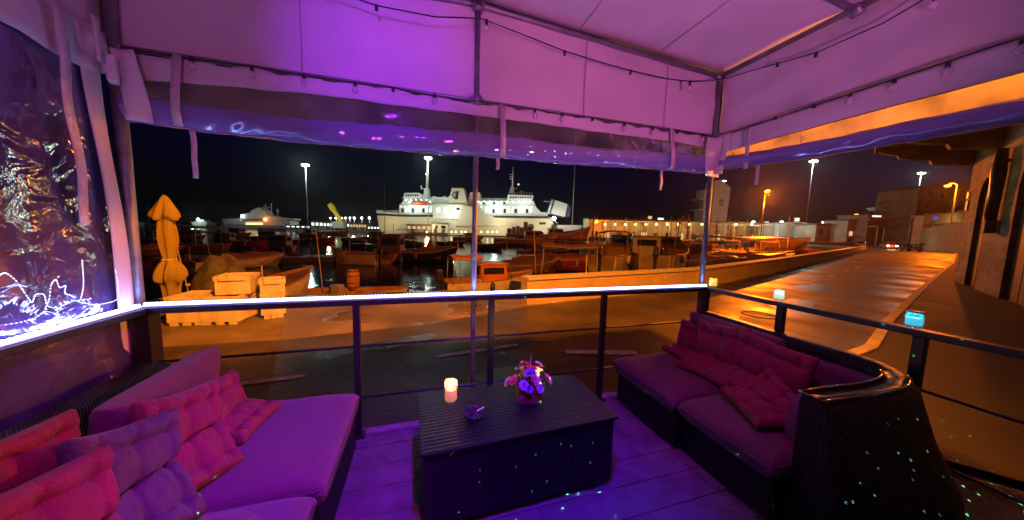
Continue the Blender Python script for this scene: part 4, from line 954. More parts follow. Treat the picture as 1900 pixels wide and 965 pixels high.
wboat(1155, 446, 90, 176, 'black fishing boat with a pointed bow towards the ferry stern', hull='black', inside='brown', L=16, H=1.9, rise=1.6, B=4.5, cabin=(-.1, 3.5, .6, 1.6), cab_c='brown', mast=5, name='fishing_boat')
wboat(1235, 446, 80, 4, 'black trawler with a slanting derrick left of the tower', hull='black', inside='brown', L=14, H=1.8, rise=1.2, B=4.5, cabin=(.1, 3, .6, 1.7), cab_c='grey', mast=6, name='fishing_boat')
wboat(1290, 450, 60, 8, 'red topped boat at the foot of the tower', hull='wood', inside='wood', L=9, H=1.2, canopy=(0, 5, 1.6, 'red'), mast=5)
wboat(1075, 485, 60, 20, 'grey boat with a raised brown hard top in the crowd left of the red tarpaulin', hull='grey', inside='wood', L=6, canopy=(0, 3.4, 1.5, 'brown'), motor='black')
wboat(1300, 478, 60, 10, 'wooden boat with an orange lit deck half hidden by the right tent pole', hull='wood', inside='wood', L=7, cabin=(0, 2, .7, 1.2), cab_c='orange', mast=3)
wboat(1420, 455, 70, 3, 'cream cabin boat moored behind the flat canopy work boat', hull='cream', inside='wood', L=9, cabin=(0, 4, .7, 1.2), cab_c='cream', rails=True)
wboat(1015, 478, 60, 15, 'low dark skiff just off the trawler stern', hull='black', inside='brown', L=7, canopy=(.1, 2.5, 1.4, 'wood'))
# further crowd between the wall and the fishing harbour
rg = random.Random(21); k = 0
adj = ['slim', 'broad', 'old', 'tidy', 'battered', 'plain', 'small', 'heavy', 'low', 'tall']
for px, py in ((1100, 458), (1140, 462), (1185, 458), (1205, 470), (1265, 470), (1320, 462), (1345, 470), (1375, 460), (1395, 468), (1070, 466), (1155, 478), (1215, 482), (1310, 490), (1280, 500), (1330, 452), (1385, 448), (1475, 455), (1500, 470), (1105, 500), (1040, 500), (1180, 448), (1430, 476)):
    hc = rg.choice(['white', 'wood', 'cream', 'brown', 'grey', 'red', 'green']); cc = rg.choice(['wood', 'brown', 'orange', 'cream', 'grey'])
    kw = rg.choice([dict(cabin=(0, 2.2, .75, 1.2), cab_c=cc), dict(canopy=(0, 3, 1.5, cc)), dict(cover=cc), dict(canopy=(-.1, 2.6, 1.6, cc), motor='black'), dict(cabin=(.1, 1.8, .75, 1.4), cab_c=cc, mast=4)])
    kind = 'cabin' if 'cabin' in kw else ('canopy' if 'canopy' in kw else 'tarpaulin')
    wboat(px, py, 60, rg.choice([0, 12, -18, 30, 60, 170, 95]), f'{adj[k % 10]} {hc} boat with {cc} {kind}, {"front" if py > 480 else "middle" if py > 460 else "back"} marina row {"left" if px < 1310 else "right"} of right pole', hull=hc, inside='wood', L=rg.uniform(5.5, 8.5), **kw); k += 1
for px, py in ((300, 452), (330, 462), (395, 463), (440, 440), (545, 452), (575, 440), (620, 436), (520, 462), (745, 440), (870, 446)):
    hc = rg.choice(['brown', 'grey', 'wood', 'black']); cc = rg.choice(['brown', 'grey', 'wood'])
    kw = rg.choice([dict(cabin=(0, 2.4, .75, 1.2), cab_c=cc), dict(cover=cc), dict(canopy=(0, 3, 1.4, cc))])
    kind = 'cabin' if 'cabin' in kw else ('canopy' if 'canopy' in kw else 'tarpaulin')
    wboat(px, py, 55, rg.choice([0, 8, 175, 20]), f'{adj[k % 10]} dim {hc} boat with {cc} {kind} {"left" if px < 500 else "in front"} of the {"yacht" if px < 600 else "ferry"}', hull=hc, inside='wood', **kw); k += 1

# pontoon, barrel, deck cargo
a, b = atz(300, 487, WATER), atz(648, 484, WATER); mid = (a+b)/2
pt_ = empty('pontoon', (mid.x, mid.y, WATER), math.atan2(b.y-a.y, b.x-a.x), 'long low floating pontoon crossing the water behind the yellow umbrella', 'pontoon')
Lp = (b-a).length; MB().bb(-Lp/2, Lp/2, -.9, .9, -.2, .38).build('float', mat('wet_timber', (.10, .07, .05), .5, bump=.3, bscale=5, var=.4), pt_)
MB().bb(-Lp/2, Lp/2, -1, 1, .383, .46).build('boarding', mat('pale_boards', (.35, .3, .27), .6, bump=.3, bscale=8, var=.4), pt_)
for q in range(6): MB().tube([(-Lp/2+Lp*(q+.5)/6, 1.1, -1), (-Lp/2+Lp*(q+.5)/6, 1.1, 1.1)], .12, 8).build('pile', bp('brown'), pt_)
bb_ = atz(656, 552, WATER); p = Vector((bb_.x, bb_.y, 0)); ba = empty('barrel', (bb_.x, bb_.y, WATER+.34), 0, 'wooden barrel with a flat lid standing in the low white boat', 'barrel')
zb = aty(656, 501, bb_.y).z-(WATER+.34)
MB().lathe([(.20, 0), (.25, zb*.3), (.26, zb*.5), (.25, zb*.75), (.21, zb), (.19, zb), (.001, zb-.03)], (0, 0, 0), 20).build('staves', mat('barrel_wood', (.42, .2, .06), .6, bump=.5, bscale=18, var=.4, vscale=8), ba)
for f in (.12, .35, .7, .92): MB().lathe([(.215+.045*math.sin(math.pi*f), zb*f), (.222+.045*math.sin(math.pi*f), zb*f+.01), (.215+.045*math.sin(math.pi*f), zb*f+.035)], (0, 0, 0), 20).build('hoop', BLACKM, ba)

# ================================================================== FAR QUAY AND BEYOND
def place(px, dist, z=ROAD):
    p = atd(px, dist, z); return p
QUAYM = mat('far_quay_stone', (.16, .14, .12), .8, var=.3, vscale=.3)
c, s_ = math.cos(R(-16.9)), math.sin(R(-16.9))
def rotp(x, y): return (x*c-y*s_, x*s_+y*c)
fq = [rotp(-120, 143), rotp(95, 143), rotp(95, 230), rotp(-120, 230)]
struct(MB().slab(fq, WATER-3, -.4), 'far_quay', QUAYM)
fq = [rotp(-400, 215), rotp(-90, 180), rotp(-90, 320), rotp(-400, 320)]
struct(MB().slab(fq, WATER-3, -.6), 'breakwater', QUAYM)
fq = [rotp(40, 112), rotp(210, 112), rotp(230, 142), rotp(40, 142)]
struct(MB().slab(fq, WATER-3, -.4), 'harbour_quay', QUAYM)

class PX:
    """a frame standing at a distance, parallel to the picture, measured in photo pixels times its own scale"""
    def __init__(s, px, dist, base=-.4): s.p = px; s.s = dist/F; s.base = base; s.loc = place(px, dist, base); s.h = hor(px)
    def x(s, px): return (px-s.p)*s.s
    def z(s, py, px=None): return 1.56+((hor(px) if px else s.h)-py)*s.s-s.base
    def P(s, *pts): return [(s.x(a), s.z(b, a)) for a, b in pts]
    def root(s, name, label, cat, group=None): return empty(name, s.loc, R(-16.9), label, cat, group)

# --- the ferry
fx = PX(880, 150, WATER); fe = fx.root('ferry', 'big white car ferry floodlit at the far quay with open bow door', 'ferry')
WHT = mat('ship_white', (.72, .74, .70), .5, var=.08, vscale=.2); YEL = mat('ship_cream', (.70, .66, .48), .55, var=.08, vscale=.2); STR = mat('ship_black', (.015, .015, .02), .5)
SG = glow('ship_window', (.75, 1, .85), 1.6); LAMPW = glow('lamp_white', (.85, 1, .92), 14); LAMPO = glow('lamp_sodium', (1, .30, .02), 6)
f = Lo(fe)
def pr(root, name, m, pts, y0, y1, fr=fx, **k): return MB().prism(fr.P(*pts), y0, y1).build(name, m, root, **k)
pr(fe, 'hull', YEL, [(714, 402), (1014, 407), (1026, 419), (1022, 438), (722, 434), (717, 420)], -8, 8)
pr(fe, 'hull_stripe', STR, [(713.5, 398), (760, 400.5), (1014, 403.5), (1014, 406.5), (760, 403.8), (713.5, 401.5)], -8.15, 8.1)
pr(fe, 'bulwark', WHT, [(713, 393), (716, 393), (722, 396.5), (748, 397), (748, 399.5), (713, 397.6)], -8.05, 8)
pr(fe, 'lower_deck_house', WHT, [(750, 384), (812, 383), (812, 400), (750, 400)], -6, 7)
pr(fe, 'lower_deck_house', WHT, [(884, 383), (990, 386), (1000, 396), (1012, 397), (1012, 402.5), (884, 401.5)], -6, 7)
pr(fe, 'upper_deck_house', WHT, [(758, 372), (850, 373), (860, 384), (750, 383.5)], -5, 6)
pr(fe, 'upper_deck_house', WHT, [(884, 375), (987, 376), (990, 385.5), (884, 383)], -5, 6)
pr(fe, 'midship_saloon', WHT, [(812, 383), (864, 383), (858, 409), (812, 407)], -8.6, 6)
pr(fe, 'bridge', WHT, [(759, 362), (784, 362), (788, 372), (756, 372)], -5.5, 5)
pr(fe, 'bridge', WHT, [(941, 365), (986, 367), (984, 375.5), (939, 375)], -5.5, 5)
pr(fe, 'bridge_roof', STR, [(942, 362.5), (984, 364), (985, 366.8), (941, 364.8)], -5.7, 5)
pr(fe, 'funnel', YEL, [(843, 354), (863, 354.5), (870, 384), (835, 384)], -6.5, 3)
pr(fe, 'funnel_cap', STR, [(843, 352.5), (864, 353), (864, 354.3), (843, 353.8)], -6.6, 3)
pr(fe, 'funnel', YEL, [(873, 360), (890, 360), (895, 385), (868, 385)], -3, 5)
pr(fe, 'side_fin', mat('ship_fin', (.60, .54, .40), .6), [(864, 384), (876, 386), (900, 396), (925, 408), (950, 416), (952, 420), (852, 420), (858, 400)], -8.8, -8.2)
# funnel emblem: an open ring and a slanted dark block
em_ = Lo(fe); pts = [(850+5.5*math.cos(a*.35+.9), 366.5-5.5*math.sin(a*.35+.9)) for a in range(13)]
q = fx.P(*pts); MB().tube([(x, -6.62, z) for x, z in q], .28, 6).build('funnel_emblem', STR, fe)
pr(fe, 'funnel_emblem', STR, [(850, 360), (855, 359), (853.5, 373.5), (848.5, 374)], -6.66, -6.5)
for (x0, x1, y0, y1, n, yy) in ((753, 808, 389, 396, 9, -6.1), (900, 985, 390, 397, 13, -6.1), (944, 983, 368.5, 371.5, 9, -5.6), (760, 784, 364.5, 368, 6, -5.6), (764, 806, 376, 380, 7, -5.1), (890, 938, 378, 382, 8, -5.1), (816, 827, 388.5, 396.5, 1, -8.7), (829, 839, 388.5, 397, 1, -8.7), (842, 860, 389, 397.5, 2, -8.7)):
    wdt = (x1-x0)/n
    for i in range(n):
        pr(fe, 'window', GLASSD if (i*7+n) % 3 == 0 or y0 < 372 else SG, [(x0+i*wdt+wdt*.2, y0), (x0+i*wdt+wdt*.8, y0), (x0+i*wdt+wdt*.8, y1), (x0+i*wdt+wdt*.2, y1)], yy-.06, yy+.04)
def rail(x0, x1, y, yy, n):
    g = MB(); a = fx.P((x0, y))[0]; b = fx.P((x1, y+(x1-x0)*.012))[0]
    for h in (0, -.6): g.tube([(a[0], yy, a[1]+h), (b[0], yy, b[1]+h)], .06, 4)
    for i in range(n+1): t = i/n; x = a[0]+(b[0]-a[0])*t; z = a[1]+(b[1]-a[1])*t; g.tube([(x, yy, z), (x, yy, z-1.1)], .05, 4)
    g.build('deck_rail', WHT, fe)
rail(716, 752, 393, -7.9, 10); rail(750, 812, 381, -6, 16); rail(884, 990, 381.5, -6, 26); rail(755, 838, 369, -5, 20); rail(890, 940, 371, -5, 12); rail(942, 984, 361, -5, 10); rail(990, 1014, 396, -7.9, 8)
def fpost(x0, y0, x1, y1, r0, r1, yy=-1, m=WHT, name='mast'):
    a, b = fx.P((x0, y0), (x1, y1)); MB().tube([(a[0], yy, a[1]), (b[0], yy, b[1])], [r0, r1], 8).build(name, m, fe)
pr(fe, 'mast_base', WHT, [(790, 352), (797, 352), (799, 373), (787, 373)], -2, 1); fpost(793, 356, 794, 300, .5, .2)
fpost(783, 352, 797, 353, .25, .25); fpost(783, 347, 784, 354, .3, .3)
pr(fe, 'mast_base', WHT, [(945, 350), (951, 350), (953, 366), (942, 366)], -2, 1); fpost(948.5, 352, 948.7, 314, .45, .15)
for y in (327, 331, 335): fpost(943, y, 948.6, y+.4, .15, .15)
fpost(948, 353, 958, 352, .3, .2); fpost(965, 358, 965, 366, .2, .2); fpost(962, 357, 968, 357.5, .2, .2)
# lifeboat, rafts, bow door, winch gear
lb = MB().lathe([(.05, -4.6), (1.0, -3.6), (1.35, -1), (1.35, 1), (1.0, 3.6), (.05, 4.6)], (0, 0, 0), 12, Matrix.Rotation(R(90), 4, 'Y') @ Matrix.Diagonal((.75, 1, 1, 1)))
lb.build('lifeboat', mat('lifeboat_orange', (.55, .09, .03), .5), fe, M=Matrix.Translation((fx.x(789), -6.8, fx.z(380, 789))))
for i in range(6): MB().lathe([(.5, -.8), (.6, -.5), (.6, .5), (.5, .8)], (0, 0, 0), 10, Matrix.Rotation(R(90), 4, 'Y')).build('life_raft', WHT, fe, M=Matrix.Translation((fx.x(812+i*5.5), -4.8, fx.z(371, 812))))
for x in (775, 803, 822, 832): pr(fe, 'deck_gear', WHT, [(x, 372), (x+3, 366), (x+8, 367), (x+9, 372)], -3, -1)
pr(fe, 'bow_door', WHT, [(1024, 375), (1046, 382), (1042, 404), (1017, 397)], -6.5, 6.5)
pr(fe, 'bow_door_stripe', mat('ship_blue', (.02, .04, .16), .5), [(1019, 373.5), (1023, 374.5), (1016, 396.5), (1012, 395)], -6.6, 6.6)
pr(fe, 'bow_door_stripe', mat('ship_blue', (.02, .04, .16), .5), [(1046.5, 383), (1052, 387), (1050, 404), (1043, 404)], -6.2, 6.2)
fpost(1006, 375, 1022, 376, .25, .25); fpost(1019, 374, 1012, 398, .5, .5, -6.8)
fpost(1012, 403, 1030, 415, .3, .3, -6)
pr(fe, 'stern_ramp', WHT, [(1020, 418), (1076, 418.5), (1070, 426), (1022, 432)], -6, 6)
pr(fe, 'hull_window', STR, [(997, 413.5), (1008, 413.5), (1008, 417.5), (997, 417.5)], -8.1, -7.9)
g = MB()
for (x, y) in [(755+i*6.5, 386) for i in range(9)]+[(895+i*8, 386.5) for i in range(12)]+[(763+i*9, 374.5) for i in range(5)]+[(890+i*10, 377.5) for i in range(10)]: g.ball((fx.x(x), -6.9, fx.z(y, x)), .16 if y > 380 else .22, 6)
g.build('deck_lamps', glow('deck_lamp', (.8, 1, .9), 8), fe)
MB().ball((fx.x(1022), -8.6, fx.z(407, 1022)), .9, 8).build('flood_lamp', LAMPW, fe)
MB().ball((fx.x(959), -5, fx.z(347, 959)), .35, 8).build('mast_lamp', LAMPO, fe)
MB().ball((fx.x(793), -2, fx.z(327, 793)), .25, 8).build('mast_lamp', glow('lamp_warm', (1, .7, .3), 14), fe)
for x, y, e, cl_ in ((780, 386, 900, MERC), (835, 400, 600, MERC), (920, 386, 1100, MERC), (970, 384, 900, MERC), (1018, 400, 700, MERC), (850, 395, 1600, (.9, 1, .78)), (740, 412, 900, (1, .75, .4)), (930, 415, 1600, (1, .9, .6)), (1000, 425, 1000, (1, .8, .5)), (1045, 405, 900, MERC), (810, 420, 900, (1, .72, .35))):
    lamp('floodlight', (fx.x(x), -16 if y >= 395 else -11, fx.z(y, x)), e*1.6, cl_, fe, 1.0)

# --- floodlight masts
MASTM = mat('mast_steel', (.4, .42, .4), .5, .3)
def mast(px, pytop, dist, base, lit, label, arms=2, e=900, rpx=3.2, cl_=MERC, hd=0, w0=2.4):
    fr = PX(px, dist, base); o = fr.root('floodlight_mast', label, 'floodlight mast', 'tall harbour floodlight masts'); H = fr.z(pytop); s = fr.s
    MB().tube([(0, 0, 0), (0, 0, H)], [s*.9, s*.45], 10).build('pole', MASTM, o)
    MB().lathe([(s*w0*1.6, 0), (s*w0*1.7, s*.6), (s*.5, s*1.0)], (0, 0, H-s*.5), 12).build('head_frame', MASTM, o)
    if lit:
        for i in range(arms*2):
            a = math.pi*(i+.5)/(arms)*1.0; x = s*w0*1.7*math.cos(a); y = s*w0*.9*math.sin(a)
            MB().ball((x, y-.1, H-s*.9), s*rpx*.5, 8, (1.25, 1, .75)).build('lamp_head', LAMPW, o)
        lamp('lamp_light', (0, -.5, H-s*2.8), e, cl_, o, s*2.2)
    return o
mast(571, 309, 125, -.4, True, 'left floodlight mast, glaring greenish white above the water', e=12000, rpx=5)
mast(794.5, 297, 140, -.4, True, 'brightest floodlight mast, rising behind the left end of the ferry', e=13000, rpx=5.5)
mast(1061, 262, 145, -.4, False, 'unlit looking thin mast whose head is hidden by the rolled curtain')
mast(1492, 303, 160, -.3, True, 'floodlight mast above the white tent on the right', e=12000, rpx=5)
mast(1690, 324, 170, -.3, True, 'twin headed floodlight mast behind the cafe building', e=9000, rpx=3.4)

# --- ship on the left
sx = PX(490, 170, WATER); sh_ = sx.root('patrol_ship', 'floodlit white motor yacht moored left of the ferry below the dark sky', 'ship')
pr(sh_, 'hull', mat('ship_grey', (.35, .36, .36), .5), [(424, 416), (500, 420), (548, 421), (556, 424), (552, 432), (440, 430), (430, 424)], -4, 4, sx)
pr(sh_, 'main_deck', WHT, [(424, 407), (456, 406), (456, 411), (530, 408), (546, 411), (546, 420), (426, 416)], -3.5, 3.5, sx)
pr(sh_, 'upper_deck', WHT, [(456, 399), (470, 396), (512, 401), (516, 403), (552, 406.5), (552, 409), (456, 407)], -3, 3, sx)
pr(sh_, 'wheelhouse', WHT, [(474, 392), (488, 386), (500, 394), (503, 400), (472, 398)], -2.5, 2.5, sx)
g = MB()
for x0, y0, x1, y1 in ((495, 380, 493, 390), (488, 385, 502, 386), (505, 378, 505, 400), (516, 388, 516, 402), (478, 390, 476, 396), (513, 391, 519, 394)):
    a, b = sx.P((x0, y0), (x1, y1)); g.tube([(a[0], 0, a[1]), (b[0], 0, b[1])], .22, 5)
g.build('mast', WHT, sh_)
for i in range(6): pr(sh_, 'window', glow('warm_window', (1, .6, .25), 2.2), [(468+i*5, 414), (471.5+i*5, 414), (471.5+i*5, 417.5), (468+i*5, 417.5)], -4.1, -3.4, sx)
MB().ball((sx.x(460), -3.6, sx.z(402, 460)), .5, 8).build('flood_lamp', LAMPW, sh_)
MB().ball((sx.x(503), -4, sx.z(408, 503)), .8, 8).build('flood_lamp', glow('lamp_red', (1, .18, .05), 10), sh_)
lamp('floodlight', (sx.x(462), -12, sx.z(396, 462)), 450, MERC, sh_, .6); lamp('floodlight', (sx.x(510), -12, sx.z(394, 510)), 350, (1, .8, .55), sh_, .6)
lamp('floodlight', (sx.x(506), -7, sx.z(410, 506)), 200, (1, .15, .04), sh_, .6)
for px, r, cc, lab in ((378, 1.0, LAMPW, 'small white boat with a glaring lamp at the far left'), (242, .9, LAMPW, 'tiny lit boat beside the left tent pole')):
    q = PX(px, 190, WATER); o = q.root('motor_boat', lab, 'boat'); MB().prism(q.P((px-14, 412), (px+16, 413), (px+12, 420), (px-10, 420)), -3, 3).build('hull', WHT, o)
    MB().prism(q.P((px-8, 408), (px+6, 408), (px+8, 412.5), (px-9, 412)), -2, 2).build('cabin', WHT, o); MB().ball((0, -3.2, q.z(407, px)), r*.55, 8).build('lamp', cc, o)
    lamp('lamp_light', (0, -7, q.z(403)), 1200, (.7, 1, .85), o, .5)
for px, y0, y1, lab in ((276, 378, 425, 'thin bare sailing mast left of the yellow umbrella'), (714, 345, 400, 'faint thin mast standing just off the ferry bow')):
    q = PX(px, 120, WATER); o = MB().tube([(0, 0, 0), (0, 0, q.z(y0))], [.14, .06], 6).build('sailing_mast', bp('brown')); o.location = q.loc; tag(o, lab, 'mast')

# --- crane and lit shed row
cr = PX(624, 145, -.4); o = cr.root('mobile_crane', 'yellow crane arm leaning up left beside the row of lamps', 'crane')
YC = mat('crane_yellow', (.75, .6, .05), .5)
pts = cr.P((634, 412), (614, 381)); d = Vector((pts[1][0]-pts[0][0], 0, pts[1][1]-pts[0][1])); a = Vector((pts[0][0], 0, pts[0][1])); nn = Vector((-d.z, 0, d.x)).normalized()
MB().prism([(a.x+nn.x*.9, a.z+nn.z*.9), (a.x-nn.x*.9, a.z-nn.z*.9), (a.x+d.x-nn.x*.6, a.z+d.z-nn.z*.6), (a.x+d.x+nn.x*.6, a.z+d.z+nn.z*.6)], -.7, .7).build('boom', YC, o)
MB().prism([(a.x+d.x*.7+nn.x*1.1, a.z+d.z*.7+nn.z*1.1), (a.x+d.x*.7-nn.x*1.1, a.z+d.z*.7-nn.z*1.1), (a.x+d.x*1.04-nn.x*1.0, a.z+d.z*1.04-nn.z*1.0), (a.x+d.x*1.04+nn.x*1.0, a.z+d.z*1.04+nn.z*1.0)], -.9, .9).build('boom_head', YC, o, bevel=.1)
MB().prism(cr.P((618, 412), (640, 412), (640, 424), (618, 424)), -1.5, 1.5).build('crane_body', mat('crane_body', (.45, .45, .4), .6), o, bevel=.1)
for x in (620, 628, 637): MB().tube([(cr.x(x), -1.8, .5), (cr.x(x), 1.8, .5)], .55, 12).build('wheel', DARKR, o)
lamp('work_light', (cr.x(628), -8, 6), 900, (1, .95, .6), o, .4)
SHED = mat('shed_wall', (.35, .32, .27), .8, var=.3, vscale=.4); SHD2 = mat('shed_dark', (.12, .08, .06), .8, var=.3, vscale=.4)
def shed(x0, x1, yt, yb, dist, m, label, depth=6, win=0, wm=None, doors=0, cat='building', roof=None, name='harbour_shed', slope=0, base=-.4):
    q = PX((x0+x1)/2, dist, base); o = q.root(name, label, cat)
    zt = q.z(yt); X0, X1 = q.x(x0), q.x(x1)
    MB().prism([(X0, 0), (X1, 0), (X1, zt+slope), (X0, zt)], 0, depth).build('wall', m, o)
    MB().prism([(X0-.4, zt+.005), (X1+.4, zt+slope+.005), (X1+.4, zt+slope+.35), (X0-.4, zt+.35)], -.5, depth+.4).build('roof', roof or SHD2, o)
    if win:
        for i in range(win):
            w_ = (X1-X0)/win; a = X0+w_*(i+.22); b = X0+w_*(i+.78); zz0, zz1 = zt*.48, zt*.80
            fr_ = MB().bb(a-.12, b+.12, -.08, -.003, zz0-.12, zz1+.12).build('window', WHT if m != WHT else SHD2, o); MB().bb(a, b, -.11, -.083, zz0, zz1).build('pane', wm or GLASSD, fr_)
    for i in range(doors):
        w_ = (X1-X0)/max(1, doors); a = X0+w_*(i+.5); MB().bb(a-.7, a+.7, -.06, -.003, .02, 2.3).build('door', SHD2, o)
    return o, q
WW = glow('warm_pane', (1, .6, .25), .9); CW = glow('cool_pane', (.8, 1, .85), 2.2)
shed(577, 600, 411, 432, 150, SHED, 'pale harbour shed below the left floodlight mast', win=3, wm=CW, doors=1)
shed(600, 650, 413, 432, 150, SHED, 'row of lit harbour offices under the yellow crane', win=8, wm=CW, doors=3)
shed(650, 680, 415, 432, 150, SHED, 'harbour office with warm windows right of the crane', win=6, wm=WW, doors=2)
shed(682, 716, 420, 433, 148, SHD2, 'long low dark shed with small windows left of the ferry bow', win=6, wm=CW)
shed(755, 800, 418, 434, 139.5, SHED, 'quay kiosk with bright signs in front of the ferry', win=5, wm=WW, doors=2, depth=2)
shed(801, 830, 415, 434, 139.0, YEL, 'yellow lit ticket hut beside the kiosk before the ferry', win=2, doors=2, depth=2)
shed(530, 576, 419, 430, 150, SHD2, 'low dark shed between the yacht and the floodlight mast', win=5, wm=CW)
# row of lamps on the mole
for i, x in enumerate((614, 624, 635, 642, 650, 658, 672, 686, 706)):
    q = PX(x, 178, -.4); o = q.root('quay_lamp', f'white quay lamp, {["first","second","third","fourth","fifth","sixth","seventh","eighth","last"][i]} in the lamp row left of the ferry', 'street lamp', 'row of white lamps left of the ferry')
    MB().tube([(0, 0, 0), (0, 0, q.z(405))], .12, 6).build('post', MASTM, o); MB().ball((0, -.3, q.z(405)), .38+.05*i/2, 8).build('lamp_head', LAMPW, o)
    if i in (2, 5, 7): lamp('lamp_light', (0, -2, q.z(407)), 1500, (.9, 1, .8), o, .5)
# string of small warm lamps and parked vehicles on the quay in front of the ferry
for i, x in enumerate((792, 838, 846, 857, 864, 893, 905, 914, 922, 1000)):
    q = PX(x, 137, -.4); o = q.root('bollard_lamp', f'{["far left","second","third","fourth","fifth","sixth","seventh","eighth","ninth","far right"][i]} of the low warm lamps along the quay before the ferry', 'lamp', 'low warm lamps on the quay before the ferry')
    MB().tube([(0, 0, 0), (0, 0, q.z(431))], .08, 6).build('post', MASTM, o); MB().ball((0, -.2, q.z(430.5)), .36, 8).build('lamp_head', glow('lamp_amber', (1, .62, .22), 9), o)
for x, dd_ in ((800, 137), (850, 136), (915, 136), (1000, 133)):
    q = PX(x, dd_-6, 6)
def car(loc, rz, c, label, L=4.3, lights=None, name='parked_car', cat='car', group=None, van=False, rear=True):
    o = empty(name, loc, rz, label, cat, group); m = mat('car_'+label[:14].replace(' ', '_'), c, .3, coat=.6)
    h = 1.9 if van else 1.42
    body = [(-L/2, .35), (L/2, .35), (L/2, .75), (L/2-.15, .88), (L*.24, .95), (-L/2+.05, .95), (-L/2, .7)]
    MB().prism(body, -.85, .85).build('body', m, o, bevel=.06)
    cabp = [(-L*.42, .955), (L*.26, .955), (L*.12, h), (-L*.30 if not van else -L*.42, h)]
    MB().prism(cabp, -.74, .74).build('cabin', GLASSD, o, bevel=.05)
    MB().prism([(-L*.41, h-.02), (L*.115, h-.02), (L*.10, h+.04), (-L*.28, h+.04)], -.7, .7).build('roof', m, o, bevel=.02)
    for sx in (-.31, .31):
        for sy in (-.8, .8):
            wh = MB().tube([(L*sx, sy-.1, .33), (L*sx, sy+.1, .33)], .33, 18).build('wheel', DARKR, o); MB().tube([(L*sx, sy-.108, .33), (L*sx, sy+.108, .33)], .19, 12).build('rim', GALV, wh)
    for sy in (-.6, .6):
        MB().box((L/2+.005, sy, .72), (.04, .3, .14)).build('headlight', lights or mat('lens', (.8, .8, .8), .1), o)
        MB().box((-L/2-.005, sy, .75), (.04, .28, .14)).build('tail_light', mat('tail_lens', (.4, .02, .01), .2) if not rear else glow('tail_lit', (1, .06, .02), 2), o)
    return o
p = place(1002, 120, -.4); car((p.x, p.y, -.39), R(-16.9), (.5, .03, .02), 'red van with a white skirt parked between two round trees', van=True, L=6, rear=False)
for px in (985, 1028):
    q = PX(px, 121, -.4); o = q.root('round_tree', 'small clipped tree '+('left' if px < 1000 else 'right')+' of the red van', 'tree', 'two clipped trees by the red van'); rgt = random.Random(px); z = q.z(421)
    MB().tube([(0, 0, 0), (0, 0, z-.8)], [.14, .09], 7).build('trunk', bp('brown'), o); g = MB()
    for i in range(500):
        v = Vector((rgt.gauss(0, 1), rgt.gauss(0, 1), rgt.gauss(0, 1))).normalized()*rgt.uniform(.5, 1.1)*1.25; n_ = Vector((rgt.gauss(0, 1), rgt.gauss(0, 1), rgt.gauss(0, 1))).normalized(); t_ = n_.orthogonal().normalized()*.16; u_ = n_.cross(t_)
        pp_ = v+Vector((0, 0, z)); g.add([pp_-t_, pp_-u_*.7, pp_+t_, pp_+u_*.7], [(0, 1, 2, 3)])
    g.build('crown', mat('tree_leaves', (.06, .10, .03), .7), o)
# deck boxes behind the brown trawler
q = PX(965, 96, WATER)
for i, (x0, x1, yt, cc) in enumerate(((941, 950, 424, 'brown'), (950, 957, 421, 'brown'), (957, 964, 419, 'wood'), (964, 971, 422, 'grey'), (971, 979, 412, 'wood'), (979, 988, 421, 'brown'))):
    q = PX((x0+x1)/2, 97, WATER); o = MB().prism([(q.x(x0)+.04, 1.0), (q.x(x1)-.04, 1.0), (q.x(x1)-.04, q.z(yt)), (q.x(x0)+.04, q.z(yt))], -1.3, 1.2).build('cargo_stack', bp(cc, .8), bevel=.08)
    o.location = q.loc; o.rotation_euler = (0, 0, R(-16.9)); tag(o, f'{["low brown","square brown","reddish peaked","greyish","tallest reddish","wide brown"][i]} cargo stack on the dark barge behind the trawler', 'cargo stack', 'cargo stacked on the dark barge')
q = PX(965, 97, WATER); o = q.root('cargo_barge', 'flat dark barge carrying the cargo stacks in front of the ferry stern', 'barge'); MB().prism(q.P((938, 434), (1000, 435), (992, 442), (944, 441)), -3, 3).build('hull', bp('brown'), o)
MB().prism(q.P((938, 433.2), (1000, 434.2), (1000, 435), (938, 434)), -3.1, 3.1).build('gunwale', bp('cream'), o)

# --- terminal building, tower
YB = mat('terminal_wall', (.52, .42, .25), .8, var=.25, vscale=.3)
tb, q = shed(1092, 1420, 410.5, 440, 132, YB, 'long lit ferry terminal with a line of wall lamps across the harbour', depth=10, name='terminal_building')
g = MB().bb(q.x(1092), q.x(1420), -3.2, -.52, q.z(414.5), q.z(414.5)+.25); g.build('awning', mat('awning_cream', (.55, .5, .36), .7), tb)
for i in range(17):
    x = 1100+i*19.3; MB().bb(q.x(x)-.25, q.x(x)+.25, -3.1, -2.7, 0, q.z(414.5)-.01).build('column', YB, tb)
for i in range(14): MB().bb(q.x(1105+i*22.5)-1.2, q.x(1105+i*22.5)+1.2, -.06, -.003, .05, 2.6).build('shop_front', [GLASSD, WW, SHD2][i % 3], tb)
for i, x in enumerate((1118, 1136, 1154, 1172, 1191, 1210, 1229, 1249, 1268, 1291, 1352, 1380)):
    MB().ball((q.x(x), -3.6, q.z(417, x)), .42, 8).build('wall_lamp', glow('lamp_gold', (1, .62, .2), 10), tb)
    if i % 2 == 0: lamp('lamp_light', (q.x(x), -6, q.z(419, x)), 700, (1, .55, .15), tb, .4)
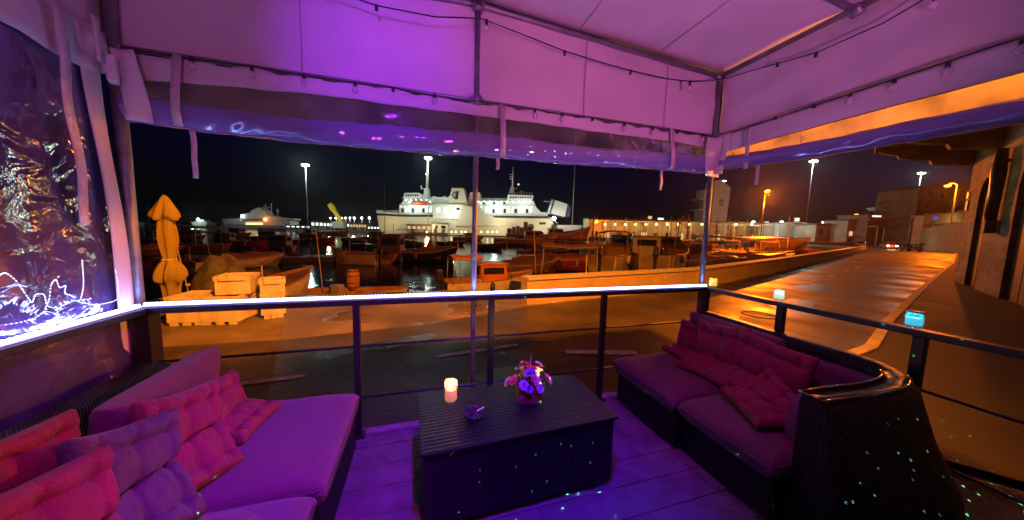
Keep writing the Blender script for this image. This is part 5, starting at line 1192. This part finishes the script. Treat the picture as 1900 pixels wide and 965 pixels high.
def street_lamp(px, py, dist, base, label, lm=None, r=.5, e=1000, cl_=SOD, arm=0, off_=1.2, group='street lamps', post=True, toward=None):
    q = PX(px, dist, base); o = q.root('street_lamp', label, 'street lamp', group); z = q.z(py)
    if post: MB().tube([(arm, .5, 0), (arm, .5, z+.2), (arm*.6, .3, z+.45), (0, 0, z+.25)] if arm else [(0, .3, 0), (0, .3, z)], .09 if arm else .05, 8).build('post', MASTM if arm else BLACKM, o)
    MB().lathe([(r*.5, .25), (r*.9, .12), (r, 0), (r*.9, -.02)], (0, 0, z), 12).build('lamp_hood', MASTM, o)
    MB().ball((0, -.02, z-.1), r*.95, 10, (1, 1, .7)).build('lamp_glass', lm or LAMPO, o)
    lamp('lamp_light', (0, -off_, z-.4-r), e, cl_, o, r*.8); return o
street_lamp(1106, 411, 128, -.4, 'orange street lamp at the left end of the terminal building', r=1.1, e=2500, off_=3)
tw = PX(1325, 150, -.3); o = tw.root('control_tower', 'tall pale concrete tower with slanted top rising behind the right tent pole', 'tower')
TWM = mat('tower_render', (.5, .43, .38), .8, var=.15, vscale=.2)
MB().prism(tw.P((1316, 446), (1344, 446), (1347, 350), (1328, 336), (1318, 338)), 0, 7).build('tower_wall', TWM, o)
MB().prism(tw.P((1304, 446), (1315.5, 446), (1316, 352), (1306, 352)), 2, 9).build('stair_tower', TWM, o)
for y in (371.5, 375.5, 380): MB().prism(tw.P((1329, y), (1336, y+.6), (1335.5, y+2.4), (1328.5, y+1.8)), -.12, -.004).build('vent_slot', GLASSD, o)
for y in (368, 388): MB().prism(tw.P((1297, y), (1305.5, y), (1305.5, y+2.5), (1297, y+2.5)), 1.5, 9).build('balcony', TWM, o)
MB().prism(tw.P((1299, 371), (1305.5, 371), (1305.5, 387.5), (1299, 387.5)), 3, 8).build('window', mat('teal_glass', (.05, .12, .14), .1), o)
for x, y in ((1345, 367), (1344, 389), (1335, 337)): MB().prism(tw.P((x, y), (x+5, y), (x+5, y+1.6), (x, y+1.6)), 1, 2).build('bracket_lamp', LAMPW if y == 337 else TWM, o)
lamp('floodlight', (tw.x(1330), -22, tw.z(400)), 2600, (1, .72, .5), o, 1)

# roof clutter seen above the terminal
for x, yt, w_, lab, em2 in ((1204, 401, 8, 'small lit roof cabin above the middle of the terminal', WW), (1224, 404, 12, 'pale roof plant left of the tower', CW), (1420, 411, 9, 'white advertising box above the boats', glow('sign_white', (1, .9, .75), 1.3)), (1475, 404, 10, 'square white sign above the white marquee', glow('sign_white', (1, .9, .75), 1.3))):
    q = PX(x, 140, -.3); o = q.root('roof_sign', lab, 'sign'); z = q.z(yt)
    MB().tube([(0, .5, 0), (0, .5, z)], .12, 6).build('post', MASTM, o); MB().bb(-w_*.5*q.s, w_*.5*q.s, 0, .5, z-w_*.8*q.s, z).build('sign_box', WHT, o, bevel=.05)
    MB().bb(-w_*.42*q.s, w_*.42*q.s, -.03, -.004, z-w_*.7*q.s, z-w_*.1*q.s).build('sign_face', em2, o)
# derricks of trawlers: small cranes near the tower
for x, y0, y1, dx, lab in ((1258, 443, 405, 6, 'rusty derrick with a drooping arm left of the tower'), (1275, 443, 398, -7, 'orange lit ship gantry just left of the tower'), (1328, 443, 412, -9, 'small crane with a bent jib before the tower'), (1355, 443, 417, 5, 'short dark mast right of the tower'), (1101, 443, 400, 4, 'high stem post of the old fishing boat')):
    q = PX(x, 96, WATER); o = q.root('derrick', lab, 'derrick', 'derricks and gantries in the fishing harbour'); z = q.z(y1)
    MB().tube([(0, 0, 0), (0, 0, z)], [.28, .14], 7).build('post', bp('wood'), o); MB().tube([(0, 0, z*.75), (dx*q.s*1.5, 0, z*.92), (dx*q.s*2.5, 0, z*.6)], .12, 6).tube([(-1.2, 0, z*.6), (1.2, 0, z*.62)], .08, 5).tube([(0, 0, z), (dx*q.s*1.5, 0, z*.92)], .03, 4).build('jib', bp('orange'), o)
rgm = random.Random(5)
for i in range(22):
    x = 1112+i*17+rgm.uniform(-6, 6); q = PX(x, rgm.uniform(62, 95), WATER); z = q.z(rgm.uniform(398, 418)); ln_ = rgm.uniform(-.5, .5)
    o = MB().tube([(0, 0, 0), (ln_, 0, z)], [.11, .05], 6).tube([(-.5, 0, z*.72), (.5, 0, z*.72)], .035, 5).tube([(ln_, 0, z), (1.8, 0, z*.3)], .02, 4).tube([(ln_, 0, z), (-1.8, 0, z*.3)], .02, 4).build('boat_mast', bp(rgm.choice(['wood', 'grey', 'brown', 'cream'])))
    o.location = q.loc; tag(o, f'thin rigged mast, {["first","second","third","fourth","fifth","sixth","seventh","eighth","ninth","tenth","eleventh","twelfth","thirteenth","fourteenth","fifteenth","sixteenth","seventeenth","eighteenth","nineteenth","twentieth","next to last","last"][i]} from the left of those before the ferry terminal', 'mast', 'thin masts before the ferry terminal')
# white marquee and glaring lamps right of the tower
q = PX(1474, 118, -.3); o = q.root('marquee', 'wide white marquee with a sagging roof behind the barge hulls', 'marquee')
MB().prism(q.P((1436, 440), (1436, 420), (1448, 417), (1475, 415.5), (1508, 419), (1512, 422), (1512, 440)), 0, 8).build('canvas', mat('marquee_canvas', (.6, .66, .62), .7, bump=.2, bscale=1), o)
MB().prism(q.P((1430, 418), (1475, 412), (1518, 417), (1518, 418.5), (1475, 413.8), (1430, 420)), -.6, 9).build('roof_edge', WHT, o)
lamp('floodlight', (q.x(1470), -9, q.z(422)), 700, (.8, 1, .9), o, .5)
for x, y, cc, lc_, e, lab in ((1395, 411, LAMPW, MERC, 1500, 'glaring white lamp left of the marquee'), (1447, 411, LAMPW, MERC, 1800, 'very bright greenish lamp at the left edge of the marquee'), (1524, 412, LAMPW, MERC, 1800, 'very bright greenish lamp at the right edge of the marquee'), (1555, 406, glow('lamp_green', (.1, 1, .45), 8), (.2, 1, .5), 400, 'small green lamp left of the orange one by the cafe'), (1583, 400, LAMPO, SOD, 6000, 'big orange street lamp left of the cafe building')):
    street_lamp(x, y, 112, -.3, lab, cc, r=.85 if e > 2000 else .5, e=e, cl_=lc_, off_=2.5, group='bright lamps on the right side of the harbour')
street_lamp(1414, 356, 46, WATER, 'lone orange lamp high in the dark sky right of the tower', r=.34, e=34000, off_=.5)
# buildings at the far right end
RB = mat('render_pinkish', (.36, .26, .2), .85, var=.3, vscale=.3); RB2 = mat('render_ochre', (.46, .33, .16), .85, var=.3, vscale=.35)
o, q = shed(1512, 1580, 419, 447, 106, RB, 'low pinkish building right of the marquee with one bright doorway', depth=8, win=4, wm=GLASSD, slope=1.2)
MB().bb(q.x(1555), q.x(1562), -.12, -.06, .2, 2.6).build('lit_doorway', glow('bright_door', (1, .95, .85), 5), o)
o, q = shed(1570, 1640, 411, 449, 100, RB, 'shop row with dark doorways and orange lit fronts beside the road end', depth=8, win=0, doors=5)
for i in range(6): MB().bb(q.x(1574+i*11), q.x(1580+i*11), -.12, -.06, 3.2, 4.6).build('window', [WW, SHD2, GLASSD][i % 3], o)
MB().bb(q.x(1570), q.x(1640), -2.2, -.52, 2.9, 3.1).build('awning', bp('red', .8), o)
o, q = shed(1606, 1690, 401, 450, 96, mat('cafe_wall', (.2, .1, .07), .8, var=.2), 'two storey waterfront cafe with lit upper windows and red fascia', depth=9, name='cafe_building', roof=SHD2)
MB().bb(q.x(1612), q.x(1628), -.14, -.06, q.z(404), q.z(401)).build('sign_panel', glow('sign_white', (1, .9, .75), 1.3), o)
for i, x in enumerate((1631, 1640, 1649, 1657, 1674)): MB().bb(q.x(x), q.x(x+6), -.14, -.06, q.z(405), q.z(399 if i > 1 else 402.5)).build('window', glow('cool_window', (.8, 1, .95), 2.4 if i % 2 else 1.4), o)
MB().bb(q.x(1600), q.x(1662), -1.6, -.52, q.z(411), q.z(407.5)).build('fascia', bp('red', .6), o)
MB().bb(q.x(1604), q.x(1690), -3, -.52, q.z(423), q.z(420.5)).build('awning', bp('brown', .7), o)
for x in (1606, 1618, 1640, 1660): MB().tube([(q.x(x), -2.8, 0), (q.x(x), -2.8, q.z(423))], .12, 6).build('awning_post', bp('cream'), o)
MB().prism(q.P((1632, 385), (1682, 379), (1680, 384), (1668, 389), (1640, 391)), -3, 5).build('terrace_canopy', mat('terrace_canopy', (.45, .5, .47), .7, bump=.3, bscale=2), o)
g = MB()
for x in (1619, 1631, 1643, 1655, 1667): g.prism(q.P((x, 377-(x-1619)*.10), (x+9, 376-(x-1619)*.10), (x+9, 379.5-(x-1619)*.10), (x, 381-(x-1619)*.10)), 0, .4)
for x in (1620, 1640, 1660, 1678): a, b = q.P((x, 401), (x, 376-(x-1619)*.1)); g.tube([(a[0], 0, a[1]), (b[0], 0, b[1])], .1, 5)
g.build('roof_terrace_frame', SHD2, o)
lamp('terrace_light', (q.x(1655), -4.5, q.z(396)), 500, (.8, 1, .9), o, .4); lamp('shop_light', (q.x(1650), -6, q.z(430)), 500, (1, .35, .1), o, .4)
q = PX(1727, 88, -.3); o = q.root('apartment_house', 'tall ochre house under the orange street lamp at the road bend', 'building')
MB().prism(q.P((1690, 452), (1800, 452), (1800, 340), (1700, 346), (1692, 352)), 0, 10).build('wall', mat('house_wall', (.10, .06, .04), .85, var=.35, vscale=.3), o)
for x, y in ((1703, 377), (1706, 356), (1730, 360)): fr_ = MB().prism(q.P((x, y), (x+9, y-1), (x+9, y+11), (x, y+12)), -.1, -.004).build('window', SHD2, o); MB().prism(q.P((x+1, y+1), (x+8, y), (x+8, y+10), (x+1, y+11)), -.14, -.103).build('pane', GLASSD, fr_)
for x in (1747, 1768): a, b = q.P((x, 394), (x+4, 352)); MB().tube([(a[0], -1.2, a[1]), (b[0], -1.2, b[1])], .35, 8).build('column', RB2, o)
MB().prism(q.P((1746, 394), (1800, 389), (1800, 394), (1748, 397)), -2.2, -.01).build('balcony', RB2, o)
MB().prism(q.P((1690, 398), (1746, 396), (1746, 398), (1690, 400)), -2.6, -2.01).build('string_course', RB2, o)
MB().prism(q.P((1696, 419), (1800, 412), (1800, 414), (1696, 421)), -3, -2.01).build('string_course', RB2, o)
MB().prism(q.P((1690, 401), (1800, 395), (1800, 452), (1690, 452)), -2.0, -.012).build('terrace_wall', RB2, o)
for x in (1700, 1714): MB().prism(q.P((x, 421), (x+7, 420.5), (x+7, 437), (x, 437)), -2.12, -2.004).build('door', SHD2, o)
MB().ball((q.x(1743), -3.6, q.z(418)), .42, 8).build('porch_lamp', glow('lamp_warm2', (1, .8, .5), 12), o); lamp('porch_light', (q.x(1743), -5, q.z(419)), 350, WARM, o, .3)
q = PX(1728, 80, -.3); o = q.root('road_sign', 'round blue road sign with a white arrow on a post', 'sign'); z = q.z(405)
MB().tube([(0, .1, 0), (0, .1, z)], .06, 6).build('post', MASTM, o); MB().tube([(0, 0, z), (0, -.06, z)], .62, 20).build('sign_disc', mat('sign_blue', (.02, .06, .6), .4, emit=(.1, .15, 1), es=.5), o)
MB().prism([(-.4, z-.08), (.05, z-.08), (.05, z-.22), (.4, z), (.05, z+.22), (.05, z+.08), (-.4, z+.08)], -.09, -.065).build('arrow', WHT, o)
q = PX(1685, 84, -.3); o = q.root('road_sign', 'red rimmed square sign on a post before the cafe', 'sign'); z = q.z(402)
MB().tube([(0, .1, 0), (0, .1, z)], .07, 6).build('post', MASTM, o); MB().bb(-.6, .6, -.05, .0, z-.6, z+.6).build('sign_plate', bp('red', .5), o); MB().lathe([(.22, 0), (.36, 0), (.36, .02), (.22, .02)], (0, -.055, z), 16, Matrix.Rotation(R(90), 4, 'X')).build('sign_ring', WHT, o)
street_lamp(1741, 346, 56, -.3, 'large orange street lamp glowing in front of the ochre house', r=.42, e=17000, arm=2.4, off_=1.0, group='bright lamps on the right side of the harbour')
# retaining wall at the bend
a, b = Vector((46, 19.5, 0)), Vector((86, 33.5, 0))
a = atz(1700, 460, ROAD); 
pA = place(1712, 66, ROAD); pB = place(1800, 46, ROAD)
rw = empty('retaining_wall', (pA.x, pA.y, ROAD), math.atan2(pB.y-pA.y, pB.x-pA.x), 'plain retaining wall rising to the right beside the arched building', 'wall'); Lw = (pB-pA).length
zA = 1.56+(hor(1712)-426)*66/F-ROAD; zB = 1.56+(hor(1800)-413)*46/F-ROAD
MB().prism([(0, -.1), (Lw, -.1), (Lw, zB), (0, zA)], -.3, .3).build('wall_body', mat('retaining_render', (.30, .25, .15), .85, bump=.3, bscale=3, var=.3, vscale=.8), rw)
MB().prism([(-.05, zA+.003), (Lw, zB+.003), (Lw, zB+.12), (-.05, zA+.12)], -.36, .36).build('coping', RB2, rw)
# scooters and a car with its lamps on
def scooter(px, py, dist, hd, label):
    p = place(px, dist, ROAD); o = empty('scooter', (p.x, p.y, ROAD+.01), hd, label, 'scooter', 'scooters parked at the road bend')
    for x in (-.6, .6): wh = MB().tube([(x, -.06, .26), (x, .06, .26)], .26, 16).build('wheel', DARKR, o)
    MB().prism([(-.8, .38), (-.2, .35), (.1, .28), (.42, .32), (.50, .95), (.42, 1.0), (.30, .45), (.02, .42), (-.1, .75), (-.75, .8)], -.17, .17).build('body', mat('scooter_dark', (.03, .025, .025), .3, coat=.5), o, bevel=.04)
    MB().prism([(-.72, .82), (-.05, .77), (-.02, .86), (-.7, .92)], -.15, .15).build('seat', DARKR, o, bevel=.03)
    MB().tube([(.58, 0, .3), (.44, 0, 1.05), (.40, .3, 1.12)], .022, 6).tube([(.44, 0, 1.05), (.40, -.3, 1.12)], .022, 6).build('handlebar', GALV, o)
    MB().box((-.72, 0, 1.08), (.34, .34, .3)).build('top_box', DARKR, o, bevel=.05); MB().ball((.52, 0, .92), .07, 8).build('headlight', GLASSD, o); return o
for px, hd, lab in ((1676, .3, 'dark scooter with a top box, left of the other at the bend'), (1699, 1.2, 'dark scooter parked nose out against the retaining wall')):
    o = scooter(px, 0, 52, hd, lab); o.scale = (1.25, 1.25, 1.25)
p = place(1650, 66, ROAD); car((p.x, p.y, ROAD+.01), math.atan2(-p.y, -p.x)+.25, (.35, .03, .02), 'red car coming round the bend with dazzling headlights', lights=glow('headlamp', (1, .85, .6), 26), name='oncoming_car')
lamp('headlamp_light', (p.x-2.8, p.y-1.6, .6), 220, (1, .7, .4), None, .15)
p = place(1600, 82, ROAD); car((p.x, p.y, ROAD+.01), R(20), (.1, .08, .08), 'dark car parked beneath the shop awning', rear=False)

# ================================================================== ARCHED BUILDING ON THE RIGHT
A = Vector((22.9, 7.2, ROAD)); Bv = Vector((16.3, 4.05, ROAD)); dv = (Bv-A).normalized(); ang = math.atan2(dv.y, dv.x)
bd = empty('arched_building', A, ang, 'weathered ochre plastered building with painted grey shade below and tall arched doorways at the pavement', 'building')
# local x runs along the facade towards the viewer; local y = -? outward side faces the road
nrm = Vector((-dv.y, dv.x, 0)); sgn = 1 if nrm.dot(Vector((0, 0, 0))-A) > 0 and nrm.dot(Vector((5, 8, 0))-A) > 0 else -1
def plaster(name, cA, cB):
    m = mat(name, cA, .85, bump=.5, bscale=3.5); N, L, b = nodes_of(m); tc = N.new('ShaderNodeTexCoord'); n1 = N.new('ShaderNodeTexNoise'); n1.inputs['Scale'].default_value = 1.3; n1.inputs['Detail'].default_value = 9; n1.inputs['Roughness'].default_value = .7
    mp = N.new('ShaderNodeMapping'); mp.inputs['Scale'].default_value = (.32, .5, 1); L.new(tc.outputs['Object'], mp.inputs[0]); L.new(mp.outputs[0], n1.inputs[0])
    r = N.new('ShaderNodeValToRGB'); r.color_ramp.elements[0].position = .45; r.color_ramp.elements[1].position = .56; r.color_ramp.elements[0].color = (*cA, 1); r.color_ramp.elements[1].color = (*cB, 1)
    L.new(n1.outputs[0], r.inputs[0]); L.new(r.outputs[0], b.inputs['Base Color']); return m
UPP = plaster('lit_plaster', (.30, .20, .09), (.55, .42, .24)); LOW = plaster('shaded_plaster', (.16, .13, .13), (.36, .31, .29))  # shadow on the lower facade is painted in as greyer plaster
DOORM = mat('arch_door', (.022, .008, .006), .6, bump=.3, bscale=9)
zS = 2.45-ROAD-.0; TOP = 5.0-ROAD; TH = .14
def fy(a): return a*sgn
up_, lw_, jb = MB(), MB(), MB()
arches = [(1.72, 3.27, 3.22-ROAD, 4.05-ROAD), (6.0, 8.0, 3.3-ROAD, 4.2-ROAD), (10.4, 12.4, 3.3-ROAD, 4.2-ROAD)]
def quad(mb, x0, x1, z0, z1, z0b=None, z1b=None, yy=0): mb.add([(x0, yy, z0), (x1, yy, z0b if z0b is not None else z0), (x1, yy, z1b if z1b is not None else z1), (x0, yy, z1)], [(0, 1, 2, 3)])
xs = 0
for a0, a1, sp0, cr0 in arches:
    quad(lw_, xs, a0, -.1, zS); quad(up_, xs, a0, zS, TOP)
    n = 14; cx = (a0+a1)/2; hw = (a1-a0)/2; pts = [(cx-hw*math.cos(math.pi*i/n), sp0+(cr0-sp0)*math.sin(math.pi*i/n)) for i in range(n+1)]
    for (xa, za), (xb, zb_) in zip(pts, pts[1:]): quad(up_, xa, xb, za, TOP, zb_, TOP)
    rim = [(a0, -.1), (a0, sp0)]+pts[1:-1]+[(a1, sp0), (a1, -.1)]
    jb = MB()
    for (xa, za), (xb, zb_) in zip(rim, rim[1:]): jb.add([(xa, 0, za), (xb, 0, zb_), (xb, -fy(TH), zb_), (xa, -fy(TH), za)], [(0, 1, 2, 3)])
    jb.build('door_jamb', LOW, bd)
    dm = MB(); quad(dm, a0-.1, a1+.1, -.1, cr0+.1, yy=-fy(TH-.03)); dd_ = dm.build('door', DOORM, bd)
    MB().bb((a0+a1)/2-.015, (a0+a1)/2+.015, *sorted((-fy(TH-.03), -fy(TH-.04))), 0, cr0-.2).build('door_seam', DARKR, dd_)
    xs = a1
quad(lw_, xs, 24, -.1, zS); quad(up_, xs, 24, zS, TOP)
lw_.add([(0, 0, -.1), (0, -fy(9), -.1), (0, -fy(9), TOP), (0, 0, TOP)], [(0, 1, 2, 3)])
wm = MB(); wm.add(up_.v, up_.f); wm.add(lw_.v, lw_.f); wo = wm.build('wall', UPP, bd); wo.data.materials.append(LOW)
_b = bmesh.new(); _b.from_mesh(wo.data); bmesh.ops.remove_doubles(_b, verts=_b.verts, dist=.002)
for f_ in _b.faces: f_.material_index = 1 if f_.calc_center_median().z < zS and abs(f_.normal.x) < .5 else 0  # faces below the painted shadow edge take the shaded plaster
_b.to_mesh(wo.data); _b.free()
UPZ = TOP+.92
MB().bb(-.35, 24, *sorted((fy(-.4), fy(-.02))), TOP-.02, UPZ-.01).build('wall', UPP, bd)
y0, y1 = sorted((fy(-.02), fy(2.75)))
MB().bb(-.55, 24, y0, y1, UPZ, UPZ+.16).build('balcony_slab', UPP, bd, bevel=.02)
MB().bb(-.62, 24, *sorted((fy(2.76), fy(2.86))), UPZ+.02, UPZ+.24).build('slab_edge', RB2, bd, bevel=.02)
MB().bb(-.70, -.56, *sorted((fy(-.0), fy(2.7))), UPZ+.02, UPZ+.24).build('slab_edge', RB2, bd, bevel=.02)
cpts = [(0, -.12), (.5, .02), (1.05, .10), (1.15, .28), (1.7, .40), (2.05, .52), (2.12, .66), (2.5, .80), (2.7, .90), (0, .90)]
for x in (-.25, 3.4, 7.0, 10.6, 14.2, 17.8, 21.4):
    n_ = len(cpts)
    MB().add([(x-.22, fy(.004+a), TOP+b) for a, b in cpts]+[(x+.22, fy(.004+a), TOP+b) for a, b in cpts],
             [tuple(range(n_)), tuple(range(2*n_-1, n_-1, -1))]+[(i, (i+1) % n_, (i+1) % n_+n_, i+n_) for i in range(n_)]).build('corbel', UPP, bd)
MB().bb(-.5, 24, *sorted((fy(-9), fy(2.5))), UPZ+.25, UPZ+.5).build('upper_floor', RB2, bd)
dp = empty('folded_awning', A+dv*4.75+nrm*sgn*.16, ang, 'dark drainpipe-like folded awning arm bracketed on the wall between the arches', 'awning')
MB().tube([(0, 0, 4.95), (.05, fy(.02), 4.2), (.0, 0, 3.4), (-.05, 0, 2.55)], [.11, .16, .13, .12], 10).build('folded_fabric', BLACKM, dp)
MB().tube([(-.06, fy(.10), 4.3), (-.10, fy(.10), 2.7)], .035, 8).build('metal_arm', GALV, dp); MB().bb(-.26, .14, -.12, .12, 2.15, 2.6).build('hopper', mat('rusty_box', (.12, .06, .04), .7, bump=.3, bscale=20), dp, bevel=.03)
MB().bb(-.1, .1, *sorted((fy(-.14), fy(-.05))), 4.5, 4.6).build('bracket', BLACKM, dp)
sg = empty('wall_notice', A+dv*.25+nrm*sgn*.03, ang, 'small white notice plate on the corner of the arched building', 'notice'); MB().bb(-.14, .14, -.02, .02, 3.2, 3.62).build('plate', WHT, sg, bevel=.01); MB().bb(-.12, .12, *sorted((fy(.022), fy(.03))), 3.7, 3.98).build('plate', bp('orange'), sg)

ln = empty('added_lantern', (6.2, .35, 2.7), 0, 'added unseen sodium lantern lighting the right curtain film', 'lantern')
MB().tube([(0, 0, .12), (0, 0, 2.0)], .015, 6).build('added_hanger', BLACKM, ln); MB().lathe([(.001, .14), (.13, .05), (.15, 0), (.14, -.01)], (0, 0, 0), 14).build('added_hood', BLACKM, ln); MB().ball((0, 0, -.03), .07, 8).build('lamp_glass', LAMPO, ln)  # parts of the added unseen lantern
lamp('lamp_light', (-.12, 0, -.14), 1500, (1, .26, .01), ln, .07, 'SPOT', aim((6.2, .35, 2.6), (2.87, 1.1, 3.3)), 66, .3)  # added spot that backlights the right curtain film
# ================================================================== SODIUM LAMPS OVER THE ROAD (outside the frame, above the tent)
def near_lamp(x, y, z, e, label, lm=LAMPO, cl_=SOD):
    o = empty('street_lamp', (x, y, ROAD), 0, label, 'street lamp', 'orange street lamps behind the terrace'); h = z-ROAD
    MB().tube([(0, -1.2, 0), (0, -1.2, h-.5), (0, -.9, h+.1), (0, -.2, h+.25)], [.09, .07, .05, .04], 10).build('post', MASTM, o)
    MB().box((0, 0, h+.2), (.3, .7, .12), 0, .8).build('lamp_hood', MASTM, o, bevel=.03); MB().bb(-.1, .1, -.25, .25, h+.09, h+.13).build('lamp_glass', lm, o)
    lamp('lamp_light', (0, 0, h-.02), e, cl_, o, .16); return o
wl_ = empty('street_lamp', (1.55, .157, 6.6), 0, 'orange street lamp bracketed from the building above the terrace', 'street lamp', 'orange street lamps behind the terrace')
MB().tube([(.6, -3.2, .55), (.5, -1.8, .65), (0, -.3, .25)], [.05, .045, .04], 10).build('bracket', MASTM, wl_)
MB().box((0, 0, .2), (.3, .7, .12), 0, .8).build('lamp_hood', MASTM, wl_, bevel=.03); MB().bb(-.1, .1, -.25, .25, .09, .13).build('lamp_glass', LAMPO, wl_)
lamp('lamp_light', (0, 0, -.02), 12000, (1, .245, .012), wl_, .16, 'SPOT', (0, 0, 0), 176, .42)

# ================================================================== thin haze volume added to put halos round the lamps
hz = MB().bb(-905, 905, -305, 1505, WATER-5.5, 64).build('haze', bpy.data.materials.new('halo_haze')); hz['kind'] = 'stuff'
hm = hz.data.materials[0]; hm.use_nodes = True; t_ = hm.node_tree; t_.nodes.clear()
vo_ = t_.nodes.new('ShaderNodeVolumePrincipled'); vo_.inputs['Color'].default_value = (.9, .92, 1, 1); vo_.inputs['Density'].default_value = .00016; vo_.inputs['Anisotropy'].default_value = .8
o_ = t_.nodes.new('ShaderNodeOutputMaterial'); t_.links.new(vo_.outputs[0], o_.inputs['Volume'])
S.cycles.volume_bounces = 0
